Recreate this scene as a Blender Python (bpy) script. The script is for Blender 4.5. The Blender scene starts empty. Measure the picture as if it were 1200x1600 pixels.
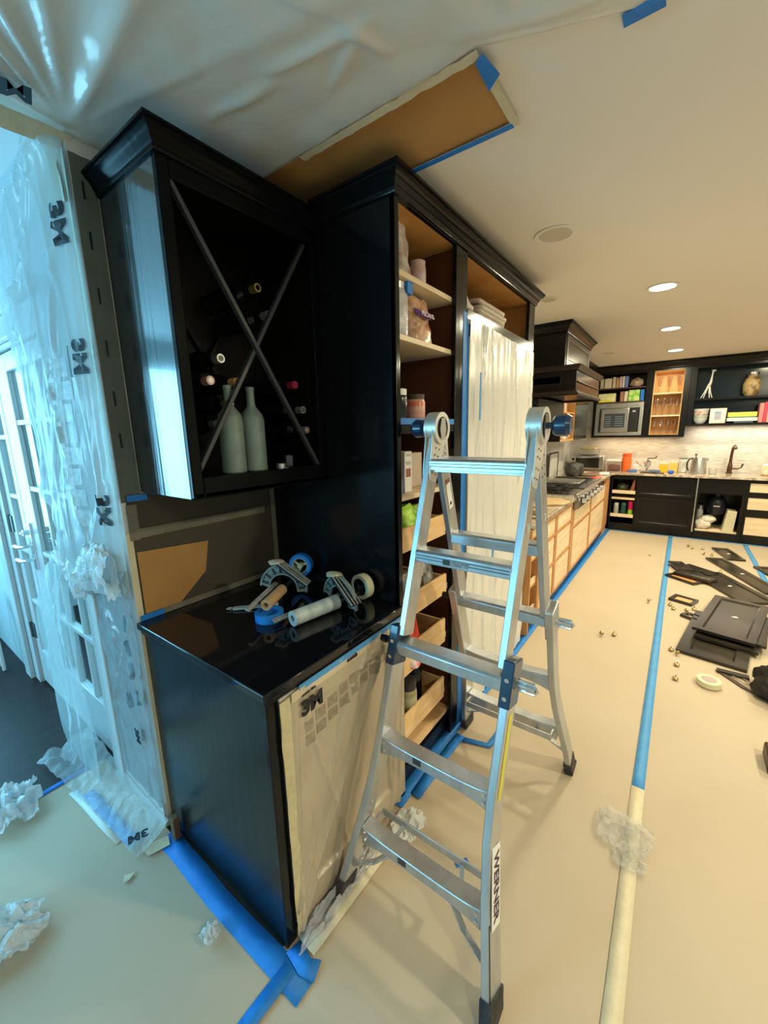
import bpy, bmesh, math, random
from mathutils import Vector, Matrix, noise as mnoise
random.seed(7)
PI = math.pi
SC = bpy.context.scene
COL = SC.collection

# ------------------------------------------------------------------ camera
cam_d = bpy.data.cameras.new('camera')
cam = bpy.data.objects.new('camera', cam_d); COL.objects.link(cam)
Mx = ((0.80840966, 0.09989616, -0.58008152), (0.58823913, -0.17256694, 0.79006037), (-0.0211789, -0.97991908, -0.19826761))
cam.matrix_world = Matrix(((Mx[0][0], -Mx[0][1], -Mx[0][2], 0.0), (Mx[1][0], -Mx[1][1], -Mx[1][2], 0.0),
                           (Mx[2][0], -Mx[2][1], -Mx[2][2], 1.6), (0, 0, 0, 1)))
cam_d.sensor_fit = 'VERTICAL'; cam_d.sensor_height = 36.0; cam_d.lens = 627.225 / 1600 * 36.0
cam_d.clip_start = 0.02; cam_d.clip_end = 100
SC.camera = cam

# ------------------------------------------------------------------ world, daylight, exposure
SC.view_settings.view_transform = 'Standard'; SC.view_settings.look = 'None'
SC.view_settings.gamma = 1.0; SC.view_settings.use_curve_mapping = False
SC.view_settings.exposure = 0.0
W = bpy.data.worlds.new('overcast_sky'); SC.world = W; W.use_nodes = True
bgn = W.node_tree.nodes['Background']; bgn.inputs[0].default_value = (0.36, 0.74, 1.0, 1); bgn.inputs[1].default_value = 0.5


def area(name, loc, rot, sx, sy, power, col, shape='RECTANGLE', spread=PI):
    d = bpy.data.lights.new(name, 'AREA'); d.shape = shape; d.size = sx
    if shape == 'RECTANGLE': d.size_y = sy
    d.energy = power; d.color = col; d.spread = spread
    o = bpy.data.objects.new(name, d); COL.objects.link(o); o.location = loc; o.rotation_euler = rot
    return o


DAY = (0.24, 0.70, 1.0)
WARM = (1.0, 0.92, 0.64)
# daylight outside the side room's window, its rear window and the glazed door
area('daylight_side_window', (-4.75, -0.55, 1.55), (0, -PI / 2, 0), 1.7, 2.1, 135, DAY)
area('daylight_rear_window', (-2.9, -3.75, 1.5), (PI / 2, 0, 0), 1.6, 1.6, 150, DAY)
area('daylight_door_glass', (-2.4, 1.25, 1.3), (-PI / 2, 0, 0), 1.6, 2.2, 22, DAY)

# ------------------------------------------------------------------ materials
MATS = {}


def mat(name, c, rough=0.5, metal=0.0, c2=None, nscale=8.0, stretch=(1, 1, 1), bump=0.0, bscale=40.0, coat=0.0,
        emit=None, estr=0.0, trans=0.0, alpha=1.0, spec=0.5, nlow=0.35, nhigh=0.65, ior=1.45, rvar=0.0, bstretch=None, detail=4.0):
    if name in MATS: return MATS[name]
    m = bpy.data.materials.new(name); m.use_nodes = True
    nt = m.node_tree; N = nt.nodes; L = nt.links
    b = N['Principled BSDF']
    b.inputs['Base Color'].default_value = (*c, 1); b.inputs['Roughness'].default_value = rough
    b.inputs['Metallic'].default_value = metal; b.inputs['Coat Weight'].default_value = coat
    b.inputs['Coat Roughness'].default_value = 0.05
    b.inputs['Specular IOR Level'].default_value = spec; b.inputs['IOR'].default_value = ior
    b.inputs['Transmission Weight'].default_value = trans; b.inputs['Alpha'].default_value = alpha
    if emit: b.inputs['Emission Color'].default_value = (*emit, 1); b.inputs['Emission Strength'].default_value = estr
    tc = N.new('ShaderNodeTexCoord')
    mp = N.new('ShaderNodeMapping'); mp.inputs['Scale'].default_value = stretch; L.new(tc.outputs['Object'], mp.inputs[0])
    if c2 or rvar:
        n = N.new('ShaderNodeTexNoise'); n.inputs['Scale'].default_value = nscale; n.inputs['Detail'].default_value = detail
        L.new(mp.outputs[0], n.inputs['Vector'])
        if c2:
            r = N.new('ShaderNodeValToRGB'); r.color_ramp.elements[0].position = nlow; r.color_ramp.elements[1].position = nhigh
            r.color_ramp.elements[0].color = (*c, 1); r.color_ramp.elements[1].color = (*c2, 1)
            L.new(n.outputs['Fac'], r.inputs[0]); L.new(r.outputs[0], b.inputs['Base Color'])
        if rvar:
            mr = N.new('ShaderNodeMapRange'); mr.inputs['To Min'].default_value = max(0.02, rough - rvar); mr.inputs['To Max'].default_value = rough + rvar
            L.new(n.outputs['Fac'], mr.inputs[0]); L.new(mr.outputs[0], b.inputs['Roughness'])
    if bump:
        n2 = N.new('ShaderNodeTexNoise'); n2.inputs['Scale'].default_value = bscale; n2.inputs['Detail'].default_value = 5
        if bstretch:
            mp2 = N.new('ShaderNodeMapping'); mp2.inputs['Scale'].default_value = bstretch
            L.new(tc.outputs['Object'], mp2.inputs[0]); L.new(mp2.outputs[0], n2.inputs['Vector'])
        else: L.new(mp.outputs[0], n2.inputs['Vector'])
        bp = N.new('ShaderNodeBump'); bp.inputs['Strength'].default_value = bump; bp.inputs['Distance'].default_value = 0.01
        L.new(n2.outputs['Fac'], bp.inputs['Height']); L.new(bp.outputs[0], b.inputs['Normal'])
    MATS[name] = m
    return m


def film(name, c, a=0.5, rough=0.22, transl=0.4, bscale=25.0, bstr=0.3, stretch=(1, 1, 1)):
    """thin plastic drop film: part see-through, part milky, glossy creases"""
    m = bpy.data.materials.new(name); m.use_nodes = True
    nt = m.node_tree; N = nt.nodes; L = nt.links
    out = N['Material Output']; b = N['Principled BSDF']
    b.inputs['Base Color'].default_value = (*c, 1); b.inputs['Roughness'].default_value = rough; b.inputs['Specular IOR Level'].default_value = 0.8
    tc = N.new('ShaderNodeTexCoord'); mp = N.new('ShaderNodeMapping'); mp.inputs['Scale'].default_value = stretch
    L.new(tc.outputs['Object'], mp.inputs[0])
    n = N.new('ShaderNodeTexNoise'); n.inputs['Scale'].default_value = bscale; n.inputs['Detail'].default_value = 6
    n.inputs['Distortion'].default_value = 0.8
    L.new(mp.outputs[0], n.inputs['Vector'])
    bp = N.new('ShaderNodeBump'); bp.inputs['Strength'].default_value = bstr; bp.inputs['Distance'].default_value = 0.02
    L.new(n.outputs['Fac'], bp.inputs['Height']); L.new(bp.outputs[0], b.inputs['Normal'])
    tl = N.new('ShaderNodeBsdfTranslucent'); tl.inputs[0].default_value = (*c, 1); L.new(bp.outputs[0], tl.inputs['Normal'])
    mx = N.new('ShaderNodeMixShader'); mx.inputs[0].default_value = transl
    L.new(b.outputs[0], mx.inputs[1]); L.new(tl.outputs[0], mx.inputs[2])
    tr = N.new('ShaderNodeBsdfTransparent'); tr.inputs[0].default_value = (0.97, 0.98, 0.98, 1)
    mx2 = N.new('ShaderNodeMixShader'); mx2.inputs[0].default_value = a
    L.new(tr.outputs[0], mx2.inputs[1]); L.new(mx.outputs[0], mx2.inputs[2]); L.new(mx2.outputs[0], out.inputs[0])
    MATS[name] = m
    return m


BLACK = mat('black_lacquer', (0.006, 0.0065, 0.007), 0.13, bump=0.05, bscale=3.0, bstretch=(14, 14, 1.2), spec=0.28)
BLACK_S = mat('black_lacquer_side', (0.006, 0.008, 0.009), 0.16, bump=0.16, bscale=2.0, bstretch=(22, 22, 0.8), spec=1.0, ior=1.7, coat=0.6)
BLACK_B = mat('black_lacquer_base_side', (0.005, 0.010, 0.011), 0.2, bump=0.10, bscale=2.0, bstretch=(16, 16, 1.5), spec=0.3)
BLACKTOP = mat('black_lacquer_top', (0.005, 0.005, 0.006), 0.06, bump=0.015, bscale=6.0, spec=0.5)
BLACKFAR = mat('black_satin_lacquer', (0.008, 0.007, 0.006), 0.22, bump=0.03, bscale=6.0, spec=0.3)
NAVY = mat('dark_blue_shelf_back', (0.006, 0.02, 0.03), 0.15, bump=0.05, bscale=5)
PLY = mat('birch_plywood', (0.72, 0.53, 0.32), 0.5, c2=(0.82, 0.66, 0.45), nscale=5, stretch=(1, 0.4, 5), bump=0.05, bscale=60)
MAPLE = mat('maple_drawer_wood', (0.78, 0.47, 0.20), 0.42, c2=(0.86, 0.58, 0.30), nscale=4, stretch=(1.5, 1.5, 9), bump=0.03, bscale=60)
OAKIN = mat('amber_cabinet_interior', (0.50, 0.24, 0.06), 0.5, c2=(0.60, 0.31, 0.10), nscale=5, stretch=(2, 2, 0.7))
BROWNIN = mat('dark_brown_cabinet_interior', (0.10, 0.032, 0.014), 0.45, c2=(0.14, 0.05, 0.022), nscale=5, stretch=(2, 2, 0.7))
STILE = mat('bare_orange_wood', (0.46, 0.20, 0.06), 0.5, c2=(0.58, 0.30, 0.12), nscale=9, stretch=(3, 3, 0.6))
ALU = mat('brushed_aluminium', (0.62, 0.64, 0.66), 0.34, 0.85, c2=(0.52, 0.54, 0.56), nscale=6, stretch=(4, 4, 0.5), bump=0.04, bscale=30, bstretch=(20, 20, 0.5))
ALUPLATE = mat('hinge_plate_metal', (0.72, 0.71, 0.66), 0.38, 0.7)
ALUBRIGHT = mat('polished_steel', (0.8, 0.8, 0.8), 0.2, 1.0)
STEEL = mat('stainless_steel', (0.62, 0.6, 0.56), 0.28, 0.95, bump=0.02, bscale=20, bstretch=(1, 1, 40))
BLKPL = mat('black_plastic', (0.012, 0.012, 0.013), 0.4, bump=0.05)
RUBBER = mat('worn_black_rubber', (0.02, 0.019, 0.02), 0.7, c2=(0.06, 0.05, 0.05), nscale=30)
NAVYPL = mat('dark_blue_plastic', (0.008, 0.035, 0.085), 0.25, coat=0.3)
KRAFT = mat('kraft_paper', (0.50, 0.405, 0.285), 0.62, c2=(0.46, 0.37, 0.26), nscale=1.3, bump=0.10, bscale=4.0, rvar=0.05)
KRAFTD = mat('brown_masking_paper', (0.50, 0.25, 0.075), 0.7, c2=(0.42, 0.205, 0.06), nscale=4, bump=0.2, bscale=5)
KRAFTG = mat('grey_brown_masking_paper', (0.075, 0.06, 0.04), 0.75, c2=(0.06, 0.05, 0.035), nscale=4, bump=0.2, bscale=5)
BTAPE = mat('blue_painters_tape', (0.010, 0.17, 0.56), 0.55, c2=(0.014, 0.21, 0.62), nscale=14, bump=0.15, bscale=60)
BTAPEL = mat('light_blue_painters_tape', (0.07, 0.28, 0.58), 0.55, c2=(0.08, 0.32, 0.64), nscale=14, bump=0.15, bscale=60)
CTAPE = mat('cream_masking_tape', (0.68, 0.60, 0.42), 0.6, c2=(0.62, 0.54, 0.37), nscale=14, bump=0.25, bscale=50)
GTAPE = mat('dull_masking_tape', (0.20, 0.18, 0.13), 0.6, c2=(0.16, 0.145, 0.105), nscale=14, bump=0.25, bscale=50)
WHITEP = mat('white_wall_paint', (0.74, 0.73, 0.70), 0.6, bump=0.03, bscale=80)
CEILP = mat('ceiling_paint', (0.84, 0.78, 0.70), 0.75, bump=0.04, bscale=90)
CEILC = mat('side_room_ceiling_paint', (0.80, 0.82, 0.83), 0.75)
SIDEW = mat('side_room_wall_paint', (0.42, 0.50, 0.52), 0.6, bump=0.03, bscale=80)
DOORP = mat('white_door_enamel', (0.54, 0.56, 0.56), 0.3)
DARKFL = mat('dark_wood_floor', (0.020, 0.014, 0.013), 0.4, c2=(0.03, 0.021, 0.019), nscale=5, stretch=(8, 1, 1), bump=0.05, bscale=20, spec=0.2)


def thin_glass(name, tint=(0.93, 0.97, 0.96), refl=0.05):
    m = bpy.data.materials.new(name); m.use_nodes = True; nt = m.node_tree; N = nt.nodes; L = nt.links
    N.remove(N['Principled BSDF']); g = N.new('ShaderNodeBsdfGlossy'); g.inputs['Roughness'].default_value = 0.03
    t = N.new('ShaderNodeBsdfTransparent'); t.inputs[0].default_value = (*tint, 1)
    lw = N.new('ShaderNodeLayerWeight'); f = N.new('ShaderNodeMath'); f.operation = 'POWER'; f.inputs[1].default_value = 4.0; L.new(lw.outputs['Facing'], f.inputs[0])
    f2 = N.new('ShaderNodeMath'); f2.operation = 'MULTIPLY_ADD'; f2.inputs[1].default_value = 0.6; f2.inputs[2].default_value = refl; L.new(f.outputs[0], f2.inputs[0])
    mx = N.new('ShaderNodeMixShader'); L.new(f2.outputs[0], mx.inputs[0]); L.new(t.outputs[0], mx.inputs[1]); L.new(g.outputs[0], mx.inputs[2]); L.new(mx.outputs[0], N['Material Output'].inputs[0])
    MATS[name] = m
    return m


PANE = thin_glass('window_glass')
GLASS = mat('clear_glass', (0.95, 0.97, 0.97), 0.02, trans=1.0, ior=1.45)
FROST = mat('frosted_grey_glass', (0.13, 0.18, 0.155), 0.45, c2=(0.18, 0.235, 0.21), nscale=20, bump=0.05, spec=0.6)
CERAM = mat('white_ceramic', (0.82, 0.80, 0.76), 0.25)
WHITEM = mat('matt_white', (0.78, 0.76, 0.72), 0.55)
PRINT = mat('black_ink', (0.006, 0.006, 0.012), 0.5)
GREYINK = mat('faded_grey_print', (0.42, 0.42, 0.40), 0.5)


def flat(name, c, rough=0.45, metal=0.0, **k):
    return mat(name, c, rough, metal, **k)


# ------------------------------------------------------------------ mesh builder
def frame(d):
    d = Vector(d).normalized()
    a = Vector((0, 0, 1)) if abs(d.z) < 0.9 else Vector((1, 0, 0))
    u = d.cross(a).normalized(); v = d.cross(u).normalized()
    return u, v


class MB:
    def __init__(s): s.v = []; s.f = []

    def add(s, vs, fs):
        n = len(s.v); s.v += [tuple(x) for x in vs]; s.f += [tuple(i + n for i in q) for q in fs]; return s

    def box(s, x0, x1, y0, y1, z0, z1):
        vs = [(x, y, z) for z in (z0, z1) for x, y in ((x0, y0), (x1, y0), (x1, y1), (x0, y1))]
        return s.add(vs, [(3, 2, 1, 0), (4, 5, 6, 7), (0, 1, 5, 4), (1, 2, 6, 5), (2, 3, 7, 6), (3, 0, 4, 7)])

    def obox(s, c, sx, sy, sz, R=None):
        """box of half sizes about c turned by matrix R"""
        vs = []
        for z in (-sz, sz):
            for x, y in ((-sx, -sy), (sx, -sy), (sx, sy), (-sx, sy)):
                p = Vector((x, y, z)); p = (R @ p) if R else p
                vs.append(p + Vector(c))
        return s.add(vs, [(3, 2, 1, 0), (4, 5, 6, 7), (0, 1, 5, 4), (1, 2, 6, 5), (2, 3, 7, 6), (3, 0, 4, 7)])

    def beam(s, p0, p1, w, h, up=(0, 0, 1)):
        """bar from p0 to p1, w across, h along 'up'"""
        p0 = Vector(p0); p1 = Vector(p1); d = (p1 - p0).normalized()
        a = d.cross(Vector(up)).normalized(); b = a.cross(d).normalized()
        vs = [p + a * i * w / 2 + b * j * h / 2 for p in (p0, p1) for i, j in ((-1, -1), (1, -1), (1, 1), (-1, 1))]
        return s.add(vs, [(3, 2, 1, 0), (4, 5, 6, 7), (0, 1, 5, 4), (1, 2, 6, 5), (2, 3, 7, 6), (3, 0, 4, 7)])

    def cyl(s, p0, p1, r0, r1=None, seg=16):
        r1 = r0 if r1 is None else r1
        p0 = Vector(p0); p1 = Vector(p1); u, v = frame(p1 - p0)
        vs = []
        for p, r in ((p0, r0), (p1, r1)):
            for i in range(seg):
                a = 2 * PI * i / seg; vs.append(p + u * r * math.cos(a) + v * r * math.sin(a))
        fs = [(i, (i + 1) % seg, seg + (i + 1) % seg, seg + i) for i in range(seg)]
        fs += [tuple(range(seg))[::-1], tuple(range(seg, 2 * seg))]
        return s.add(vs, fs)

    def ring(s, p0, p1, ro, ri, seg=24):
        p0 = Vector(p0); p1 = Vector(p1); u, v = frame(p1 - p0); vs = []
        for p, r in ((p0, ro), (p1, ro), (p1, ri), (p0, ri)):
            for i in range(seg):
                a = 2 * PI * i / seg; vs.append(p + u * r * math.cos(a) + v * r * math.sin(a))
        fs = []
        for k in range(4):
            for i in range(seg):
                j = (i + 1) % seg; k2 = (k + 1) % 4
                fs.append((k * seg + i, k * seg + j, k2 * seg + j, k2 * seg + i))
        return s.add(vs, fs)

    def tube(s, path, r, seg=8):
        P = [Vector(p) for p in path]; n = len(P); vs = []; u = None
        for k, p in enumerate(P):
            d = (P[min(k + 1, n - 1)] - P[max(k - 1, 0)]).normalized()
            if u is None: u, _ = frame(d)
            u = (u - d * u.dot(d)).normalized(); v = d.cross(u)
            rr = r[k] if isinstance(r, (list, tuple)) else r
            for i in range(seg):
                a = 2 * PI * i / seg; vs.append(p + u * rr * math.cos(a) + v * rr * math.sin(a))
        fs = [(k * seg + i, k * seg + (i + 1) % seg, (k + 1) * seg + (i + 1) % seg, (k + 1) * seg + i) for k in range(n - 1) for i in range(seg)]
        fs += [tuple(range(seg))[::-1], tuple(range((n - 1) * seg, n * seg))]
        return s.add(vs, fs)

    def lathe(s, prof, c, seg=20):
        """prof of (r,z) from bottom to top about a vertical axis at c"""
        vs = [(c[0] + r * math.cos(2 * PI * i / seg), c[1] + r * math.sin(2 * PI * i / seg), c[2] + z) for r, z in prof for i in range(seg)]
        fs = [(k * seg + i, k * seg + (i + 1) % seg, (k + 1) * seg + (i + 1) % seg, (k + 1) * seg + i) for k in range(len(prof) - 1) for i in range(seg)]
        fs += [tuple(range(seg))[::-1], tuple(range((len(prof) - 1) * seg, len(prof) * seg))]
        return s.add(vs, fs)

    def prism(s, poly, h, org=(0, 0, 0), ax=(1, 0, 0), ay=(0, 1, 0)):
        """2D outline extruded by vector h"""
        ax = Vector(ax); ay = Vector(ay); h = Vector(h); org = Vector(org); n = len(poly)
        a = [org + ax * x + ay * y for x, y in poly]
        vs = a + [p + h for p in a]
        fs = [tuple(range(n))[::-1], tuple(range(n, 2 * n))] + [(i, (i + 1) % n, n + (i + 1) % n, n + i) for i in range(n)]
        return s.add(vs, fs)

    def grid(s, fn, nu, nv):
        vs = [fn(i / nu, j / nv) for j in range(nv + 1) for i in range(nu + 1)]
        fs = [(j * (nu + 1) + i, j * (nu + 1) + i + 1, (j + 1) * (nu + 1) + i + 1, (j + 1) * (nu + 1) + i) for j in range(nv) for i in range(nu)]
        return s.add(vs, fs)

    def blob(s, c, rx, ry, rz, amp=0.2, fr=3.0, sub=3, seed=0.0, flatz=None):
        bm = bmesh.new(); bmesh.ops.create_icosphere(bm, subdivisions=sub, radius=1)
        vs = []
        for q in bm.verts:
            p = q.co.copy(); k = 1 + amp * mnoise.noise(p * fr + Vector((seed, seed * 2, 0))) + amp * 0.5 * abs(mnoise.noise(p * fr * 2.3 + Vector((seed, 5, 0))))
            w = Vector((p.x * rx * k, p.y * ry * k, p.z * rz * k))
            if flatz is not None: w.z = max(w.z, flatz)
            vs.append(w + Vector(c))
        fs = [tuple(v.index for v in f.verts) for f in bm.faces]; bm.free()
        return s.add(vs, fs)


WORG = {}


def tag(o, label, cat, group=None, kind=None):
    if label: o['label'] = label
    if cat: o['category'] = cat
    if group: o['group'] = group
    if kind: o['kind'] = kind
    return o


def thing(name, label, cat, loc=(0, 0, 0), rz=0.0, group=None, local=False):
    o = bpy.data.objects.new(name, None); COL.objects.link(o); o.location = loc; o.rotation_euler = (0, 0, rz)
    o.empty_display_size = 0.05
    tag(o, label, cat, group)
    WORG[o.name] = Vector((0, 0, 0)) if local else Vector(loc)
    return o


def obj(name, mb, m, parent=None, bevel=0.0, ang=35, label=None, smooth=True, org=None, solid=0.0, kind=None):
    """one mesh object; vertices are given in world space (or in the thing's own space when the thing is local)"""
    me = bpy.data.meshes.new(name)
    o0 = WORG[parent.name] if parent is not None else Vector(org if org else (0, 0, 0))
    me.from_pydata([(x - o0.x, y - o0.y, z - o0.z) for x, y, z in mb.v], [], mb.f)
    bm = bmesh.new(); bm.from_mesh(me); bmesh.ops.recalc_face_normals(bm, faces=bm.faces); bm.to_mesh(me); bm.free()
    if smooth:
        for p in me.polygons: p.use_smooth = True
        me.set_sharp_from_angle(angle=math.radians(ang))
    for mm in (m if isinstance(m, (list, tuple)) else [m]): me.materials.append(mm)
    o = bpy.data.objects.new(name, me); COL.objects.link(o)
    if parent is not None: o.parent = parent
    else: o.location = o0
    WORG[o.name] = o0
    if solid:
        s = o.modifiers.new('s', 'SOLIDIFY'); s.thickness = solid; s.offset = 0
    if bevel:
        b = o.modifiers.new('b', 'BEVEL'); b.width = bevel; b.segments = 2; b.limit_method = 'ANGLE'; b.angle_limit = math.radians(40)
        b.harden_normals = False
    if label: o['label'] = label
    if kind: o['kind'] = kind
    return o


def solo(name, mb, m, label, cat, group=None, **k):
    c = [sum(p[i] for p in mb.v) / len(mb.v) for i in (0, 1)] + [min(p[2] for p in mb.v)]
    return tag(obj(name, mb, m, None, org=c, **k), label, cat, group)


def struct(name, mb, m, parent=None, **k):
    o = obj(name, mb, m, parent, **k)
    if parent is None: o['kind'] = 'structure'
    return o


def copy_tree(o, parent=None):
    c = o.copy(); COL.objects.link(c)
    if parent is not None: c.parent = parent
    WORG[c.name] = WORG.get(o.name, Vector((0, 0, 0)))
    for ch in list(o.children): copy_tree(ch, c)
    return c


def text(name, body, size, m, parent, mw, bold=0.0, shear=0.0, depth=0.0008, sx=1.0):
    """flat lettering; mw puts the text plane (x right, y up) into the world"""
    cu = bpy.data.curves.new(name, 'FONT'); cu.body = body; cu.size = size; cu.offset = bold; cu.shear = shear
    cu.extrude = depth / 2; cu.align_x = 'CENTER'; cu.align_y = 'CENTER'; cu.resolution_u = 3
    t = bpy.data.objects.new('tmp', cu); COL.objects.link(t)
    dg = bpy.context.evaluated_depsgraph_get(); me = bpy.data.meshes.new_from_object(t.evaluated_get(dg))
    bpy.data.objects.remove(t)
    mb = MB(); mb.v = [tuple(mw @ Vector((v.co.x * sx, v.co.y, v.co.z))) for v in me.vertices]; mb.f = [tuple(p.vertices) for p in me.polygons]
    return obj(name, mb, m, parent, smooth=False)


def plane_m(org, ax, ay):
    ax = Vector(ax).normalized(); ay = Vector(ay).normalized(); az = ax.cross(ay)
    return Matrix(((ax.x, ay.x, az.x, org[0]), (ax.y, ay.y, az.y, org[1]), (ax.z, ay.z, az.z, org[2]), (0, 0, 0, 1)))


def fold(p, folds):
    """height of soft creases; each is (x, y, dirx, diry, width, amp, length)"""
    h = 0.0
    for fx, fy, dx, dy, w, a, ln in folds:
        rx = p[0] - fx; ry = p[1] - fy
        t = rx * dx + ry * dy; s = rx * -dy + ry * dx
        if -0.05 < t < ln:
            e = min(1.0, (t + 0.05) / 0.1) * min(1.0, (ln - t) / (ln * 0.4))
            h += a * e * math.exp(-(s / w) ** 2)
    return h


CZ = 2.50      # ceiling height
# ================================================================== SETTING
m = MB(); m.box(-4.6, 3.4, -3.6, 7.8, -0.08, 0.0); struct('floor', m, DARKFL)
m = MB(); m.box(-1.575, 3.4, -3.6, 7.8, CZ, CZ + 0.05)
struct('ceiling', m, CEILP)
m = MB(); m.box(-4.6, -1.575, -3.6, 0.62, 2.585, 2.63); struct('ceiling_side_room', m, CEILC)
m = MB(); m.box(-1.60, -1.576, -3.6, 0.575, CZ, 2.585); struct('trim_1', m, WHITEP)
m = MB(); m.box(-1.70, -1.57, 0.575, 7.8, 0, 2.63); struct('wall_left', m, WHITEP)
m = MB(); m.box(-1.70, 3.4, 7.68, 7.8, 0, CZ); struct('wall_back', m, WHITEP)
m = MB(); m.box(3.3, 3.4, -3.6, 7.7, 0, CZ); struct('wall_right', m, WHITEP)
# rear wall with a window in the side room
m = MB(); m.box(-4.6, -3.7, -3.7, -3.6, 0, 2.63); m.box(-2.1, 3.4, -3.7, -3.6, 0, 2.63); m.box(-3.7, -2.1, -3.7, -3.6, 0, 0.7); m.box(-3.7, -2.1, -3.7, -3.6, 2.2, 2.63)
struct('wall_near', m, WHITEP)
# side room outer wall with its window
m = MB(); m.box(-4.7, -4.6, -3.6, -1.65, 0, 2.63); m.box(-4.7, -4.6, 0.45, 0.62, 0, 2.63); m.box(-4.7, -4.6, -1.65, 0.45, 0, 0.7); m.box(-4.7, -4.6, -1.65, 0.45, 2.35, 2.63)
struct('wall_side_room', m, SIDEW)
for nm, boxes in (('window_1', [(-4.68, -4.62, -1.65, -1.60, 0.7, 2.35), (-4.68, -4.62, 0.40, 0.45, 0.7, 2.35), (-4.68, -4.62, -1.6, 0.4, 0.7, 0.75), (-4.68, -4.62, -1.6, 0.4, 2.3, 2.35), (-4.67, -4.63, -0.63, -0.57, 0.75, 2.3)]),
                  ('window_2', [(-3.7, -3.65, -3.68, -3.62, 0.7, 2.2), (-2.15, -2.1, -3.68, -3.62, 0.7, 2.2), (-3.65, -2.15, -3.68, -3.62, 0.7, 0.75), (-3.65, -2.15, -3.68, -3.62, 2.15, 2.2), (-2.93, -2.87, -3.67, -3.63, 0.75, 2.15)])):
    m = MB()
    for b in boxes: m.box(*b)
    struct(nm, m, DOORP)

# wall carrying the glazed door (plane y = .575), opening x -3.4..-2.0
DY = 0.575
m = MB(); m.box(-4.6, -3.42, DY, DY + 0.10, 0, 2.63); m.box(-3.42, -2.03, DY, DY + 0.10, 2.06, 2.63); m.box(-2.03, -1.70, DY, DY + 0.10, 0, 2.63)
struct('wall_door_side', m, SIDEW)
m = MB(); m.box(-3.52, -3.40, DY - 0.025, DY, 0, 2.13); m.box(-2.03, -1.93, DY - 0.025, DY, 0, 2.13); m.box(-3.40, -2.03, DY - 0.025, DY, 2.04, 2.13)
m.box(-3.54, -1.90, DY - 0.04, DY, 2.13, 2.17)
struct('trim_2', m, DOORP, bevel=0.004)
m = MB(); m.box(-3.40, -3.30, DY + 0.0, DY + 0.1, 0, 2.04); m.box(-2.06, -2.03, DY, DY + 0.1, 0, 2.04); m.box(-3.30, -2.06, DY, DY + 0.1, 2.02, 2.04)
struct('trim_3', m, DOORP)


def glazed_leaf(name, x0, x1, cols, bars, stl, str_, bot):
    dm = MB(); y0 = DY + 0.02; y1 = DY + 0.06
    dm.box(x0, x0 + stl, y0, y1, 0.015, 2.015); dm.box(x1 - str_, x1, y0, y1, 0.015, 2.015)
    dm.box(x0 + stl, x1 - str_, y0, y1, 0.015, bot); dm.box(x0 + stl, x1 - str_, y0, y1, 1.93, 2.015)
    d = struct(name, dm, DOORP, bevel=0.004)
    for c in cols:
        mm = MB(); mm.box(c - 0.012, c + 0.012, y0 + 0.004, y1 - 0.004, bot, 1.93); obj('glazing_bar', mm, DOORP, d, bevel=0.003)
    for z in bars:
        mm = MB(); mm.box(x0 + stl, x1 - str_, y0 + 0.003, y1 - 0.003, z - 0.013, z + 0.013); obj('glazing_bar', mm, DOORP, d, bevel=0.003)
    xs = [x0 + stl] + list(cols) + [x1 - str_]; zs = [bot] + list(bars) + [1.93]
    for a, b in zip(xs[:-1], xs[1:]):
        for c, e in zip(zs[:-1], zs[1:]):
            mm = MB(); mm.box(a, b, DY + 0.038, DY + 0.042, c, e); obj('pane', mm, PANE, d)
    return d


zb = [0.60, 0.94, 1.27, 1.61]
dl = glazed_leaf('door_1', -3.295, -2.97, [], zb, 0.09, 0.07, 0.26)
dr = glazed_leaf('door_2', -2.96, -2.065, [-2.55, -2.32], [1.68, 1.34, 0.98, 0.62], 0.20, 0.045, 0.28)
WORG[dr.name] = Vector((0, 0, 0))
m = MB(); m.box(-2.90, -2.865, DY + 0.008, DY + 0.022, 0.87, 1.14); obj('handle_plate', m, ALUBRIGHT, dr, bevel=0.003)
for z in (0.93, 1.01):
    m = MB(); m.tube([(-2.882, DY + 0.02, z), (-2.882, DY - 0.03, z), (-2.90, DY - 0.045, z), (-2.99, DY - 0.045, z - 0.005)], 0.009); obj('handle', m, ALUBRIGHT, dr)
m = MB(); m.cyl((-2.882, DY + 0.01, 1.09), (-2.882, DY - 0.02, 1.09), 0.016); m.box(-2.90, -2.864, DY - 0.03, DY - 0.02, 1.086, 1.094); obj('thumb_turn', m, ALUBRIGHT, dr)
for z in (0.38, 1.09, 1.80):
    m = MB(); m.box(-3.30, -3.25, DY + 0.012, DY + 0.022, z - 0.05, z + 0.05); m.cyl((-3.298, DY + 0.012, z - 0.052), (-3.298, DY + 0.012, z + 0.052), 0.008)
    obj('hinge', m, mat('aged_bronze', (0.12, 0.13, 0.13), 0.35, 0.8), dl)
m = MB(); m.box(-1.93, -1.572, DY - 0.014, DY, 0, 0.11); struct('baseboard_side', m, DOORP)

# mosaic splashback
SPL = mat('stacked_stone_mosaic', (0.52, 0.47, 0.40), 0.35, c2=(0.70, 0.67, 0.62), nscale=9, stretch=(0.8, 1, 12), bump=0.4, bscale=14, bstretch=(0.6, 1, 10), nlow=0.42, nhigh=0.58)
m = MB(); m.box(-1.57, 3.3, 7.665, 7.68, 0.90, 1.60); struct('trim_4', m, SPL)
m = MB(); m.box(-1.57, -1.557, 3.0, 7.665, 0.90, 1.9); struct('trim_5', m, mat('pale_mosaic_splashback', (0.62, 0.60, 0.55), 0.35, c2=(0.7, 0.69, 0.66), nscale=9, stretch=(1, 0.8, 12), bump=0.3, bscale=14))

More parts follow.
